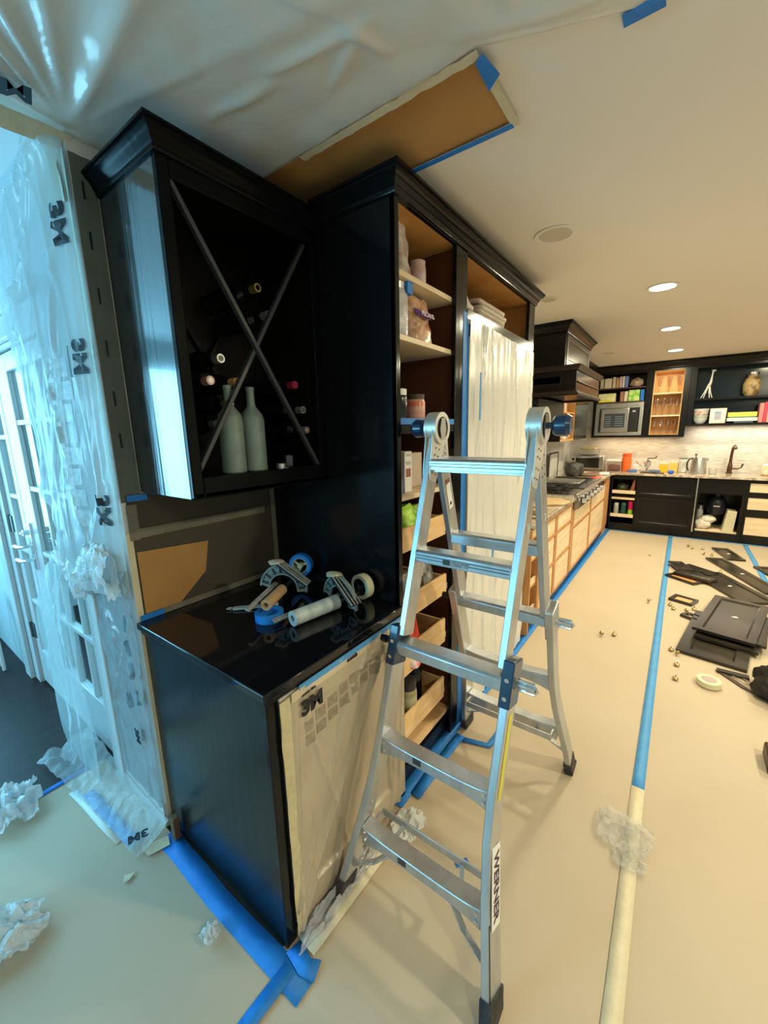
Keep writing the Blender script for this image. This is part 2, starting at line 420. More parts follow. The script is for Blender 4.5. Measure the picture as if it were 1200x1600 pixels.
# ---- recessed ceiling lights
HOT = mat('lit_lamp_lens', (1, 0.95, 0.85), 0.4, emit=(1.0, 0.86, 0.62), estr=14)
COLD = mat('unlit_lamp_lens', (0.62, 0.56, 0.46), 0.5)


def downlight(x, y, lit, label, power=22, grp=None, r=0.075):
    t = thing('recessed_light', label, 'ceiling light', (x, y, CZ), group=grp)
    mm = MB(); mm.ring((x, y, CZ - 0.006), (x, y, CZ), r + 0.018, r, 28); obj('trim_ring', mm, WHITEM if lit else CEILP, t, bevel=0.002)
    mm = MB(); mm.cyl((x, y, CZ - 0.003), (x, y, CZ), r + 0.001, seg=28); obj('lens', mm, HOT if lit else COLD, t)
    if lit:
        l = area('recessed_lamp', (x, y, CZ - 0.012), (0, 0, 0), 2 * r, 0, power, WARM, 'DISK'); return l


PW = 27
downlight(-0.20, 3.46, True, 'lit recessed ceiling light nearest of the three lit ones above the floor seam', PW)
downlight(-0.185, 4.94, True, 'lit recessed ceiling light, middle of the three lit ones', PW)
downlight(-0.165, 6.38, True, 'lit recessed ceiling light farthest back, close to the far wall cabinets', PW)
downlight(-0.583, 2.217, False, 'unlit round recessed ceiling light beside the tall pantry cabinet crown')
downlight(-0.871, 3.24, False, 'unlit recessed light seen faintly past the end of the pantry crown', r=0.05)
downlight(-0.842, 6.03, False, 'faint unlit ceiling light just in front of the far cabinets by the hood', r=0.06)
downlight(1.5, 1.55, True, 'lit recessed light outside the view at the right, near the ladder', PW * 1.5, 'kitchen ceiling lights out of view')
downlight(1.5, -0.35, True, 'added unseen recessed light at the right, behind the camera, brightening the ceiling', PW * 0.9, 'kitchen ceiling lights out of view')  # added lamp with no visible source, lifts the near ceiling by bounce
downlight(1.5, 3.34, True, 'lit recessed light outside the view at the right, middle', PW * 1.2, 'kitchen ceiling lights out of view')
downlight(1.5, 4.9, True, 'lit recessed light outside the view at the right, farther', PW, 'kitchen ceiling lights out of view')
downlight(1.0, 6.3, True, 'lit recessed light outside the view at the right, by the sink', PW, 'kitchen ceiling lights out of view')

# ================================================================== FLOOR PAPER AND TAPES
def paper(label, x0, x1, y0, y1, z, seed, group='kraft paper sheets on the floor'):
    nu = max(6, int((x1 - x0) / 0.05)); nv = max(8, int((y1 - y0) / 0.06))

    def fn(u, v):
        x = x0 + (x1 - x0) * u; y = y0 + (y1 - y0) * v
        n = mnoise.noise(Vector((x * 1.3 + seed, y * 3.2, seed))) * 0.5 + abs(mnoise.noise(Vector((x * 2.2, y * 7, seed + 3)))) * 0.6
        e = min(1, min(u, 1 - u) * 8, min(v, 1 - v) * 8)
        return (x, y, z + 0.0008 + 0.0030 * max(0, n) * e)
    mm = MB(); mm.grid(fn, nu, nv); return solo('floor_paper', mm, KRAFT, label, 'floor paper', group, ang=80)


paper('kraft paper covering the floor left of the black buffet, lit bluish', -2.20, -0.78, -2.6, 0.56, 0.002, 1)
paper('kraft paper strip under the ladder, left of the central blue seam tape', -0.86, 0.01, -2.6, 7.06, 0.001, 2)
paper('kraft paper strip right of the central seam tape, under the removed cabinet doors', -0.005, 0.86, -2.6, 7.06, 0.0025, 3)
paper('kraft paper strip beyond the farther blue seam tape at the right edge', 0.84, 2.4, -2.6, 7.06, 0.001, 4)


def strip(name, pts, w, m, label, cat='tape', group=None, z=0.0095, th=0.0006, rag=0.0):
    """tape laid along a polyline on the floor"""
    mm = MB(); P = [Vector((p[0], p[1], (p[2] if len(p) > 2 else z) - 0.0030)) for p in pts]
    out = []
    for a, b in zip(P[:-1], P[1:]):
        n = max(1, int((b - a).length / 0.12))
        out += [a.lerp(b, k / n) for k in range(n)]
    out.append(P[-1]); vs = []; fs = []
    for k, p in enumerate(out):
        d = (out[min(k + 1, len(out) - 1)] - out[max(k - 1, 0)]).normalized(); nrm = Vector((-d.y, d.x, 0)).normalized()
        j = rag * (random.random() - 0.5); j2 = rag * (random.random() - 0.5)
        vs += [p + nrm * (w / 2 + j), p - nrm * (w / 2 + j2)]
    for k in range(len(out) - 1): fs.append((2 * k, 2 * k + 1, 2 * k + 3, 2 * k + 2))
    mm.add(vs, fs); return solo(name, mm, m, label, cat, group, solid=th)


strip('blue_tape', [(0.0, 1.87), (0.005, 4.0), (0.018, 6.98)], 0.048, BTAPEL, 'long light blue tape over the central floor seam')
strip('masking_tape', [(0.012, -2.3), (0.006, 1.0), (0.0, 1.88)], 0.05, CTAPE, 'cream masking tape continuing the central seam towards the camera', z=0.0097)
strip('blue_tape', [(0.85, 3.0), (0.845, 5.3), (0.83, 7.0)], 0.048, BTAPEL, 'light blue seam tape crossing the upper right edge of the floor')
strip('blue_tape', [(-0.80, 7.02), (2.3, 7.02)], 0.04, BTAPEL, 'light blue tape along the foot of the far sink cabinets', z=0.0102)
strip('blue_tape', [(-0.835, 2.0), (-0.825, 3.2), (-0.79, 7.0)], 0.055, BTAPE, 'blue tape running along the foot of the drawer base cabinets', z=0.0105)
strip('blue_tape', [(-1.53, 0.545), (-1.15, 0.535), (-0.72, 0.545)], 0.075, BTAPE, 'wide blue tape on the floor along the near end of the black buffet', rag=0.006)
strip('blue_tape', [(-0.80, 0.56, 0.0115), (-0.805, 0.42, 0.0112), (-0.80, -0.2, 0.011)], 0.05, BTAPE, 'blue tape running off the bottom of the picture from the buffet corner', rag=0.006)
strip('blue_tape', [(-0.83, 0.60, 0.0125), (-0.765, 0.585, 0.0122), (-0.725, 0.60, 0.0115)], 0.05, BTAPE, 'short torn blue tape piece beside the buffet corner foot', rag=0.008)
strip('blue_tape', [(-0.85, 1.19, 0.012), (-0.85, 1.9, 0.0118)], 0.07, BTAPE, 'broad dark blue tape on the floor along the open pantry base', rag=0.01)
strip('blue_tape', [(-0.80, 1.27, 0.0135), (-0.79, 1.72, 0.013)], 0.05, BTAPE, 'second blue tape layer overlapping the pantry base tape', rag=0.01)
strip('blue_tape', [(-0.80, 1.69, 0.0115), (-0.64, 1.735, 0.011), (-0.625, 1.90, 0.011)], 0.035, BTAPE, 'thin blue tape turning a corner behind the front ladder legs')
strip('blue_tape', [(-2.19, -0.6), (-2.195, 0.1), (-2.20, 0.50)], 0.03, BTAPE, 'thin blue tape at the paper edge by the dark wood floor')
strip('blue_tape', [(-0.52, 1.115), (-0.49, 1.155)], 0.02, BTAPE, 'tiny scrap of blue tape on the floor inside the ladder', rag=0.008)
strip('masking_tape', [(-0.80, 0.62, 0.0125), (-0.785, 0.85, 0.0125), (-0.775, 1.18, 0.0125)], 0.07, CTAPE, 'cream masking tape along the foot of the masked buffet front', rag=0.012)
strip('masking_tape', [(-2.10, 0.40), (-1.66, 0.425)], 0.035, mat('pale_film_tape', (0.62, 0.66, 0.62), 0.4), 'pale masking tape holding the curtain foot to the floor paper', rag=0.012)

# floor film under the buffet front
CRUM = film('crumpled_clear_film', (0.80, 0.80, 0.78), 0.35, 0.15, 0.3, 40, 0.8)
MILK = film('crumpled_milky_film', (0.85, 0.88, 0.88), 0.85, 0.25, 0.3, 30, 0.7)


def crumple(name, label, c, rx, ry, h, m, seed, cat='plastic film', n=26, th=0.0):
    def fn(u, v):
        x = (u - .5) * 2; y = (v - .5) * 2; r = math.hypot(x, y)
        q = Vector((x * 2.1 + seed, y * 2.1, seed * 1.7))
        k = max(0, 1 - r * 0.75)
        z = h * (0.15 + 0.9 * k * abs(mnoise.noise(q)) * 2.2 + 0.35 * abs(mnoise.noise(q * 3)))
        wx = 0.22 * mnoise.noise(q * 1.4); wy = 0.22 * mnoise.noise(q * 1.4 + Vector((9, 0, 0)))
        s = 1.0 / max(1, r * 0.9)
        return (c[0] + rx * (x * s + wx), c[1] + ry * (y * s + wy), c[2] - 0.003 + z)
    mm = MB(); mm.grid(fn, n, n); o = solo(name, mm, m, label, cat, ang=50); return o


crumple('plastic_wad', 'crumpled milky plastic wad at the paper edge near the glazed door', (-2.20, 0.20, 0.0105), 0.13, 0.10, 0.11, MILK, 3.1)
crumple('plastic_sheet_scrap', 'crumpled clear film lying at the left picture edge in the near corner', (-1.60, 0.03, 0.0105), 0.10, 0.13, 0.09, MILK, 5.7)
crumple('plastic_wad', 'small balled up piece of film on the floor left of the buffet', (-1.07, 0.46, 0.013), 0.028, 0.028, 0.05, MILK, 8.2, n=16)
crumple('plastic_scrap', 'clear twisted film scrap lying across the cream seam tape', (-0.03, 1.60, 0.0115), 0.10, 0.085, 0.05, CRUM, 2.2)
crumple('plastic_scrap', 'smaller clear film scrap on the cream tape nearer the camera', (0.0, 1.49, 0.0115), 0.055, 0.04, 0.035, CRUM, 6.6, n=16)
crumple('plastic_film', 'shiny crumpled film spilling from under the masked buffet front', (-0.805, 0.80, 0.0135), 0.035, 0.20, 0.05, film('shiny_grey_film', (0.62, 0.62, 0.66), 0.7, 0.12, 0.2, 30, 0.9), 4.4)
crumple('plastic_film', 'white film and tape bundle on the floor past the buffet end', (-0.745, 1.14, 0.0135), 0.06, 0.07, 0.035, MILK, 1.4)
m = MB(); m.prism([(0, 0), (0.018, 0.028), (0.03, 0.005), (0.024, -0.012)], (0, 0, 0.0015), (-1.50, 0.375, 0.0105)); solo('tape_scrap', m, CTAPE, 'tiny torn pale tape scrap on the bluish floor paper', 'tape scrap')

# ================================================================== CABINET HELPERS
def sweep(mb, path, prof):
    """moulding profile (out, z) swept along a floor-plan path; 'out' is to the right of travel"""
    P = [Vector((p[0], p[1])) for p in path]; n = len(P); rows = []
    for k, p in enumerate(P):
        ds = []
        if k > 0: ds.append((P[k] - P[k - 1]).normalized())
        if k < n - 1: ds.append((P[k + 1] - P[k]).normalized())
        ns = [Vector((d.y, -d.x)) for d in ds]
        nn = ns[0] if len(ns) == 1 else (ns[0] + ns[1]) / (1 + ns[0].dot(ns[1]))
        rows.append([(p.x + nn.x * o, p.y + nn.y * o, z) for o, z in prof])
    q = len(prof); vs = [v for r in rows for v in r]
    fs = [(k * q + i, k * q + (i + 1) % q, (k + 1) * q + (i + 1) % q, (k + 1) * q + i) for k in range(n - 1) for i in range(q)]
    fs += [tuple(range(q)), tuple(range((n - 1) * q, n * q))[::-1]]
    return mb.add(vs, fs)


CROWN = [(0, -0.095), (0.010, -0.095), (0.014, -0.085), (0.014, -0.074), (0.022, -0.066), (0.030, -0.05), (0.042, -0.034), (0.056, -0.024), (0.056, -0.014), (0.066, -0.012), (0.066, 0.0), (0, 0.0)]


def crown(z, path, parent, m, s=1.0):
    mb = MB(); sweep(mb, path, [(o * s, z + h * s) for o, h in CROWN]); return obj('crown_moulding', mb, m, parent, ang=25)


def shaker(name, org, ax, w, h, th, m, parent, rail=0.055, rec=0.008, up=(0, 0, 1), sub='panel', pm=None):
    """framed door: frame with sloped inner moulding and a recessed panel. org lower-left corner of the front face"""
    ax = Vector(ax); up = Vector(up); nrm = ax.cross(up)      # nrm points outwards
    org = Vector(org); f = MB(); i = rail
    def P(x, y, d): return org + ax * x + up * y + nrm * d
    o = [P(0, 0, 0), P(w, 0, 0), P(w, h, 0), P(0, h, 0)]; b = [p - nrm * th for p in o]
    n1 = [P(i, i, 0), P(w - i, i, 0), P(w - i, h - i, 0), P(i, h - i, 0)]; k = i + 0.012
    n2 = [P(k, k, -rec), P(w - k, k, -rec), P(w - k, h - k, -rec), P(k, h - k, -rec)]
    n3 = [p - nrm * (th - rec) for p in n2]
    f.add(o + b + n1 + n2 + n3, [(j, (j + 1) % 4, 8 + (j + 1) % 4, 8 + j) for j in range(4)] + [(8 + j, 8 + (j + 1) % 4, 12 + (j + 1) % 4, 12 + j) for j in range(4)]
          + [(12 + j, 12 + (j + 1) % 4, 16 + (j + 1) % 4, 16 + j) for j in range(4)] + [(4 + j, 4 + (j + 1) % 4, 16 + (j + 1) % 4, 16 + j) for j in range(4)] + [(j, (j + 1) % 4, 4 + (j + 1) % 4, 4 + j) for j in range(4)])
    fo = obj(name, f, m, parent, ang=20)
    q = MB(); c = [P(k - .002, k - .002, -rec - 0.001), P(w - k + .002, k - .002, -rec - 0.001), P(w - k + .002, h - k + .002, -rec - 0.001), P(k - .002, h - k + .002, -rec - 0.001)]
    c2 = [p - nrm * 0.006 for p in c]
    q.add(c + c2, [(0, 1, 2, 3), (7, 6, 5, 4)] + [(j, (j + 1) % 4, 4 + (j + 1) % 4, 4 + j) for j in range(4)])
    obj(sub, q, pm or m, fo)
    return fo


# ================================================================== BUFFET
B = thing('buffet_cabinet', 'glossy black base buffet cabinet with tools lying on its black top', 'cabinet', (-1.2, 0.9, 0))
m = MB(); m.box(-1.568, -0.845, 0.585, 0.605, 0.0, 0.885); obj('side_panel', m, BLACK_B, B, bevel=0.002)
m = MB(); m.box(-0.865, -0.842, 0.583, 0.625, 0.0, 0.885); obj('front_stile', m, BLACK, B, bevel=0.003)
m = MB(); m.box(-1.56, -0.86, 0.605, 1.233, 0.09, 0.885); m.box(-1.56, -0.90, 0.605, 1.233, 0.0, 0.09); obj('body', m, BLACKFAR, B)
m = MB(); m.box(-1.568, -0.822, 0.565, 1.234, 0.893, 0.92); obj('counter_top', m, BLACKTOP, B, bevel=0.004)
m = MB(); m.box(-1.568, -0.832, 0.575, 1.234, 0.872, 0.893); obj('top_moulding', m, BLACK, B, bevel=0.005)
shaker('door', (-0.845, 0.63, 0.05), (0, 1, 0), 0.585, 0.81, 0.016, CERAM, B, rail=0.07, rec=0.010)

# film and paper masking the buffet front
TANF = film('tan_masking_film', (0.56, 0.46, 0.33), 0.97, 0.22, 0.12, 22, 0.25, (1, 1.6, 0.5))
T = thing('masking_film', 'tan crinkled masking film taped over the buffet front door', 'masking film', (-0.83, 0.9, 0.04))


def ff(u, v):
    y = 0.625 + 0.625 * u; z = 0.035 + 0.825 * v
    inside = min(1, max(0, (y - 0.708) / 0.008)) * min(1, max(0, (1.142 - y) / 0.008)) * min(1, max(0, (z - 0.128) / 0.008)) * min(1, max(0, (0.782 - z) / 0.008))
    x = -0.834 - 0.013 * inside
    # long folds running down to the lower right
    for k, (y0, z0, sl, a) in enumerate(((0.80, 0.45, 1.9, 0.010), (0.93, 0.5, 1.6, 0.012), (1.02, 0.6, 2.4, 0.010), (1.10, 0.4, 3.0, 0.014), (1.19, 0.5, 9, 0.012), (0.655, 0.4, 20, 0.006), (0.76, 0.62, -4, 0.004), (1.225, 0.5, 14, 0.012))):
        dd = abs((y - y0) - (z - z0) / sl) * min(1, sl / 2 if sl > 0 else 1)
        x += a * math.exp(-(dd / 0.010) ** 2)
    x += 0.003 * mnoise.noise(Vector((y * 16, z * 6, 1)))
    return (x, y, z)


m = MB(); m.grid(ff, 190, 150); obj('film', m, TANF, T, ang=50)
m = MB(); m.grid(lambda u, v: (-0.829 + 0.002 * mnoise.noise(Vector((u * 3, v * 22, 2))), 0.618 + 0.036 * u + 0.004 * mnoise.noise(Vector((u * 5, v * 9, 7))), 0.02 + 0.84 * v), 3, 30)
obj('border_tape', m, mat('tan_masking_tape', (0.56, 0.47, 0.27), 0.6, c2=(0.62, 0.53, 0.33), nscale=20, bump=0.4, bscale=50), T)
m = MB(); m.grid(lambda u, v: (-0.827 + 0.002 * mnoise.noise(Vector((u * 30, v * 2, 5))), 0.66 + 0.57 * u, 0.838 + 0.030 * v), 24, 2)
obj('paper_edge_strip', m, mat('tan_paper_edge', (0.62, 0.50, 0.34), 0.6), T)
m = MB(); m.box(-0.828, -0.8265, 0.69, 1.232, 0.858, 0.878); obj('top_tape', m, BTAPEL, T, label='blue tape sealing the film under the counter edge')
text('logo_print', '3M', 0.066, PRINT, T, plane_m((-0.824, 0.735, 0.795), (0, 1, 0), (0, 0, 1)), bold=0.0035, sx=1.05)
text('tiny_print', 'scotch blue', 0.012, PRINT, T, plane_m((-0.8245, 0.725, 0.842), (0, 1, 0.05), (0, 0, 1)), bold=0.0006)
text('tiny_print', 'scotch', 0.02, PRINT, T, plane_m((-0.8245, 0.925, 0.852), (0, 1, 0), (0, 0, 1)), bold=0.001)
for k in range(9):
    y = 0.712 + 0.055 * k; z = 0.69 + 0.012 * k
    for r in range(2):
        m = MB(); q = ff((y + 0.02 - 0.625) / 0.625, (z - 0.055 * r + 0.0 - 0.035) / 0.825)
        m.grid(lambda u, v, y=y, z=z, r=r: (ff((y + 0.042 * u - 0.625) / 0.625, (z - 0.048 * r + 0.036 * v - 0.035) / 0.825)[0] + 0.0012, y + 0.042 * u, z - 0.048 * r + 0.036 * v), 6, 5)
        obj('print_block', m, mat('tan_grey_print', (0.26, 0.215, 0.15), 0.4, c2=(0.36, 0.30, 0.21), nscale=50), T)

BLACK_W = mat('black_lacquer_wine_cabinet', (0.004, 0.0045, 0.005), 0.2, bump=0.04, bscale=3.0, bstretch=(14, 14, 1.2), spec=0.10)
# ================================================================== UPPER WINE CABINET
LATT = mat('painted_sheen_lattice_lacquer', (0.045, 0.047, 0.048), 0.3, spec=0.6)  # reflections on the black bars painted in as a lifted grey base
U = thing('wine_cabinet', 'glossy black wall wine cabinet with crossed lattice front above the buffet', 'cabinet', (-1.4, 0.93, 1.40))
UX = -1.20; U0 = 0.645; U1 = 1.234
m = MB(); m.box(-1.568, UX - 0.02, U0, U0 + 0.02, 1.40, 2.39); obj('side_panel', m, BLACK_S, U, bevel=0.002)
m = MB(); m.box(-1.568, UX - 0.02, U1 - 0.02, U1 - 0.001, 1.40, 2.39); m.box(-1.568, -1.55, U0 + 0.02, U1 - 0.02, 1.42, 2.39); m.box(-1.55, UX - 0.02, U0 + 0.02, U1 - 0.02, 2.34, 2.39); obj('carcass', m, BLACKFAR, U)
m = MB(); m.box(-1.568, UX, U0 + 0.002, U1, 1.40, 1.42); m.box(-1.568, UX - 0.004, U0 + 0.03, U1 - 0.02, 1.42, 1.462); obj('bottom_board', m, BLACK_W, U, bevel=0.003)
m = MB(); m.box(UX - 0.02, UX, U0, U0 + 0.036, 1.402, 2.39); obj('stile', m, BLACK_W, U, bevel=0.004)
m = MB(); m.box(UX - 0.02, UX, U1 - 0.036, U1, 1.402, 2.39); obj('stile', m, BLACK_W, U, bevel=0.003)
m = MB(); m.box(UX - 0.02, UX, U0 + 0.036, U1 - 0.036, 1.402, 1.468); obj('bottom_rail', m, BLACK_W, U, bevel=0.003)
m = MB(); m.box(UX - 0.02, UX, U0 + 0.036, U1 - 0.036, 2.29, 2.39); obj('top_rail', m, BLACK_W, U, bevel=0.003)
crown(2.398, [(-1.568, U0), (UX, U0), (UX, U1 - 0.002)], U, BLACK_W, 0.62)
m = MB(); m.beam((UX - 0.016, 0.665, 2.32), (UX - 0.016, 1.20, 1.46), 0.014, 0.020, (1, 0, 0)); obj('lattice_bar', m, LATT, U, bevel=0.002)
m = MB(); m.beam((UX - 0.031, 0.665, 1.455), (UX - 0.031, 1.20, 2.31), 0.014, 0.020, (1, 0, 0)); obj('lattice_bar', m, LATT, U, bevel=0.002)
m = MB(); m.beam((-1.54, 0.672, 2.31), (-1.54, 1.208, 1.46), 0.01, 0.02, (1, 0, 0)); m.beam((-1.53, 0.672, 1.46), (-1.53, 1.208, 2.31), 0.01, 0.02, (1, 0, 0)); obj('rear_lattice', m, BLACKFAR, U)
# wine bottles lying in the lattice, necks forward; plus two standing bottles
BOT = mat('dark_bottle_glass', (0.004, 0.006, 0.004), 0.12)


def lying(label, y, z, foil, ring=None):
    t = thing('wine_bottle', label, 'bottle', (-1.40, y, z), group='wine bottles lying in the lattice cabinet')
    b = MB(); P = [(-1.54, .001), (-1.54, .034), (-1.52, .037), (-1.37, .037), (-1.34, .03), (-1.32, .015), (-1.27, .0135)]
    for (x0, r0), (x1, r1) in zip(P[:-1], P[1:]):
        if x0 != x1: b.cyl((x0, y, z), (x1, y, z), r0, r1, 16)
    obj('glass', b, BOT, t)
    b = MB(); b.cyl((-1.285, y, z), (-1.25, y, z), 0.0145, seg=16); obj('neck_foil', b, foil, t)
    b = MB(); b.cyl((-1.25, y, z), (-1.2485, y, z), 0.009, seg=14); obj('cap_mark', b, ring or BOT, t)


FG = flat('gold_foil', (0.55, 0.42, 0.12), 0.3, 0.8); FS = flat('silver_foil', (0.6, 0.6, 0.6), 0.3, 0.8); FR = flat('pale_pink_foil', (0.55, 0.33, 0.28), 0.4, 0.3); FW = flat('orange_foil', (0.62, 0.34, 0.12), 0.4, 0.2)
FD = flat('dull_grey_foil', (0.12, 0.13, 0.13), 0.4, 0.4); FM = flat('crimson_foil', (0.30, 0.02, 0.05), 0.4)
for lab, y, z, f1, f2 in (('wine bottle end with a gold ring cap, highest in the lattice', 0.985, 2.10, FG, BOT), ('wine bottle end with a silver ring cap just below the gold one at top', 1.025, 2.02, FS, BOT),
                          ('wine bottle with a round silver cap at the left of the lattice', 0.815, 1.845, FS, FD), ('wine bottle with a pale pink cap beside the left stile', 0.770, 1.772, FR, FS),
                          ('wine bottle with an orange cap left of the lower lattice bar', 0.868, 1.775, FW, FW), ('wine bottle with a patterned gold cap below the orange capped one', 0.833, 1.702, FG, FD),
                          ('wine bottle with a dull grey cap, lowest on the left', 0.780, 1.633, FD, FD), ('wine bottle with a grey cap low on the right side of the lattice', 1.165, 1.69, FS, FD),
                          ('wine bottle with a brownish silver cap lowest on the right side', 1.18, 1.61, FS, FR), ('wine bottle with a crimson foil neck at the right side', 1.13, 1.785, FM, FM)):
    lying(lab, y, z, f1, f2)
prof = [(0.030, 0.0), (0.0415, 0.006), (0.0415, 0.185), (0.036, 0.205), (0.018, 0.228), (0.0145, 0.24), (0.0135, 0.285), (0.0150, 0.287), (0.0150, 0.298), (0.011, 0.30)]
for lab, x, y in (('frosted grey-green bottle standing in the wine cabinet, left one', -1.262, 0.835), ('frosted grey-green bottle standing in the wine cabinet, right one', -1.262, 0.925)):
    m = MB(); m.lathe(prof, (x, y, 1.463), 24); solo('frosted_bottle', m, FROST, lab, 'bottle')
m = MB(); m.lathe([(0.02, 0), (0.024, 0.002), (0.028, 0.05), (0.026, 0.05), (0.022, 0.006), (0.001, 0.005)], (-1.25, 1.075, 1.463), 18); solo('small_glass', m, GLASS, 'small clear glass standing at the right end of the wine cabinet', 'glass')
m = MB(); m.lathe([(0.014, 0), (0.018, 0.003), (0.018, 0.022), (0.001, 0.024)], (-1.235, 1.02, 1.463), 16); solo('bottle_stopper', m, FS, 'small silvery stopper beside the standing bottles in the wine cabinet', 'stopper')

# masked wall behind the buffet
T = thing('masking_paper', 'dull grey-brown masking paper covering the wall between buffet and wine cabinet', 'masking paper', (-1.566, 0.9, 0.93))
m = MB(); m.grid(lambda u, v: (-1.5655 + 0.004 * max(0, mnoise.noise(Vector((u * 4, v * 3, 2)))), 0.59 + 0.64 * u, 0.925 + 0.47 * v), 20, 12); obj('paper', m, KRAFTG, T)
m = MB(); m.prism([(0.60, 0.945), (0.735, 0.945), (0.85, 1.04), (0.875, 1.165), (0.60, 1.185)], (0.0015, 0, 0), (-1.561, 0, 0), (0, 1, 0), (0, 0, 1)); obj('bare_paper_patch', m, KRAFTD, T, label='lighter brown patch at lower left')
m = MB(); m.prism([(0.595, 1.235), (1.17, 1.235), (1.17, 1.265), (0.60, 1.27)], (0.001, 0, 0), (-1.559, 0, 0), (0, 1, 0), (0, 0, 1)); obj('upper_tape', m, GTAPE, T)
m = MB(); m.box(-1.560, -1.559, 0.585, 0.62, 1.23, 1.36); obj('side_tape', m, GTAPE, T)
m = MB(); m.box(-1.5585, -1.5575, 1.205, 1.232, 0.93, 1.37); obj('corner_tape', m, GTAPE, T)
m = MB(); m.box(-1.5585, -1.5575, 0.66, 1.20, 0.922, 0.945); obj('lower_tape', m, GTAPE, T)
m = MB(); m.box(-1.5575, -1.5565, 0.578, 0.665, 0.922, 0.944); obj('blue_lower_tape', m, BTAPE, T, label='blue tape at the lower left corner')
m = MB(); m.box(-1.558, -1.556, 0.592, 0.66, 1.372, 1.394); obj('blue_upper_tape', m, BTAPE, T, label='blue tape under the wine cabinet')
# wall end strip: paper between wall corner and wine cabinet
T = thing('wall_edge_mask', 'grey-green paper strip taped up the wall edge left of the wine cabinet', 'masking paper', (-1.566, 0.6, 0.94))
m = MB(); m.grid(lambda u, v: (-1.5655 + 0.003 * mnoise.noise(Vector((u * 3, v * 10, 8))), 0.576 + (0.066) * u, 1.37 + 1.07 * v), 4, 30); obj('paper_strip', m, mat('grey_green_mask_paper', (0.13, 0.145, 0.12), 0.55, c2=(0.10, 0.11, 0.09), nscale=5, bump=0.2), T)
m = MB(); m.grid(lambda u, v: (-1.562, 0.572 + 0.022 * u, 0.02 + 1.24 * v), 2, 20); obj('edge_tape', m, CTAPE, T)
for z in (2.32, 2.18, 2.02, 1.86, 1.70, 1.56):
    m = MB(); m.box(-1.562, -1.5613, 0.600, 0.606, z, z + 0.05); obj('faint_print', m, PRINT, T)

# ================================================================== PANTRY + FRIDGE SURROUND
PX = -0.84
P = thing('pantry_cabinet', 'tall glossy black pantry with door fronts removed and open shelves', 'cabinet', (-1.2, 1.9, 0))
m = MB(); m.box(-1.568, PX, 1.235, 1.258, 0.0, 2.425); obj('side_panel', m, BLACK, P, bevel=0.002)
m = MB(); m.box(PX - 0.02, PX + 0.001, 1.235, 1.262, 0, 2.425); obj('stile', m, BLACK, P, bevel=0.003)
m = MB(); m.box(PX - 0.02, PX, 1.70, 1.812, 0, 2.37); obj('stile', m, BLACK, P, bevel=0.003)
m = MB(); m.box(PX - 0.02, PX, 2.72, 2.80, 2.06, 2.37); obj('stile', m, BLACK, P, bevel=0.003)
m = MB(); m.box(-1.56, PX, 2.80, 2.83, 0.0, 2.425); obj('end_panel', m, BLACK, P, bevel=0.002)
m = MB(); m.box(PX - 0.02, PX, 1.262, 2.80, 2.36, 2.425); obj('top_rail', m, BLACK, P, bevel=0.003)
m = MB(); m.box(PX - 0.02, PX + 0.002, 1.812, 2.80, 2.07, 2.135); obj('fridge_rail', m, mat('bright_sheen_lacquer', (0.05, 0.05, 0.05), 0.15), P, bevel=0.003)
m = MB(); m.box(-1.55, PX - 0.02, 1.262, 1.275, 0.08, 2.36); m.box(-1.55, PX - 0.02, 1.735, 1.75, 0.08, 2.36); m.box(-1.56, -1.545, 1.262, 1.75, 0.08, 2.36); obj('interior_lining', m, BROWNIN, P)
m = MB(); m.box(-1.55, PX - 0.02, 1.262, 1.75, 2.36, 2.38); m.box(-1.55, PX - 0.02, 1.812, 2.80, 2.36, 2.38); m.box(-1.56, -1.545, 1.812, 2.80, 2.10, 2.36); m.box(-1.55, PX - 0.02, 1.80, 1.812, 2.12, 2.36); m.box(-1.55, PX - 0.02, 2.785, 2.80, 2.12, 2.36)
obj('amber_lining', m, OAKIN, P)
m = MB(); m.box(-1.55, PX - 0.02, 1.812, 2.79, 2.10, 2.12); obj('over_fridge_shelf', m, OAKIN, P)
for z, dz in ((2.14, 0.02), (1.925, 0.02), (1.325, 0.02)):
    m = MB(); m.box(-1.545, PX - 0.022, 1.275, 1.735, z, z + dz); obj('shelf', m, PLY, P, bevel=0.002)
m = MB(); m.box(-1.545, PX - 0.002, 1.262, 1.70, 1.588, 1.628); obj('mid_rail', m, BLACK, P, bevel=0.003)
m = MB(); m.box(PX - 0.004, PX - 0.0015, 1.262, 1.70, 1.622, 1.645); m.box(-1.2, PX - 0.004, 1.262, 1.70, 1.628, 1.632); obj('rail_tape', m, BTAPE, P, label='blue tape along the middle rail')
m = MB(); m.box(PX - 0.05, PX - 0.03, 1.262, 1.80, 0.0, 0.09); obj('toe_board', m, BLACKFAR, P)
m = MB(); m.box(-1.55, PX - 0.03, 1.275, 1.735, 0.12, 0.14); obj('floor_board', m, MAPLE, P)
crown(2.43, [(-1.19, 1.235), (PX, 1.235), (PX, 2.83), (-1.568, 2.83)], P, BLACK, 0.72)
m = MB(); m.box(PX - 0.001, PX + 0.0015, 1.775, 1.835, 0.0, 2.115); obj('frame_tape', m, BTAPE, P, label='tall blue tape strip down the fridge side of the pantry')
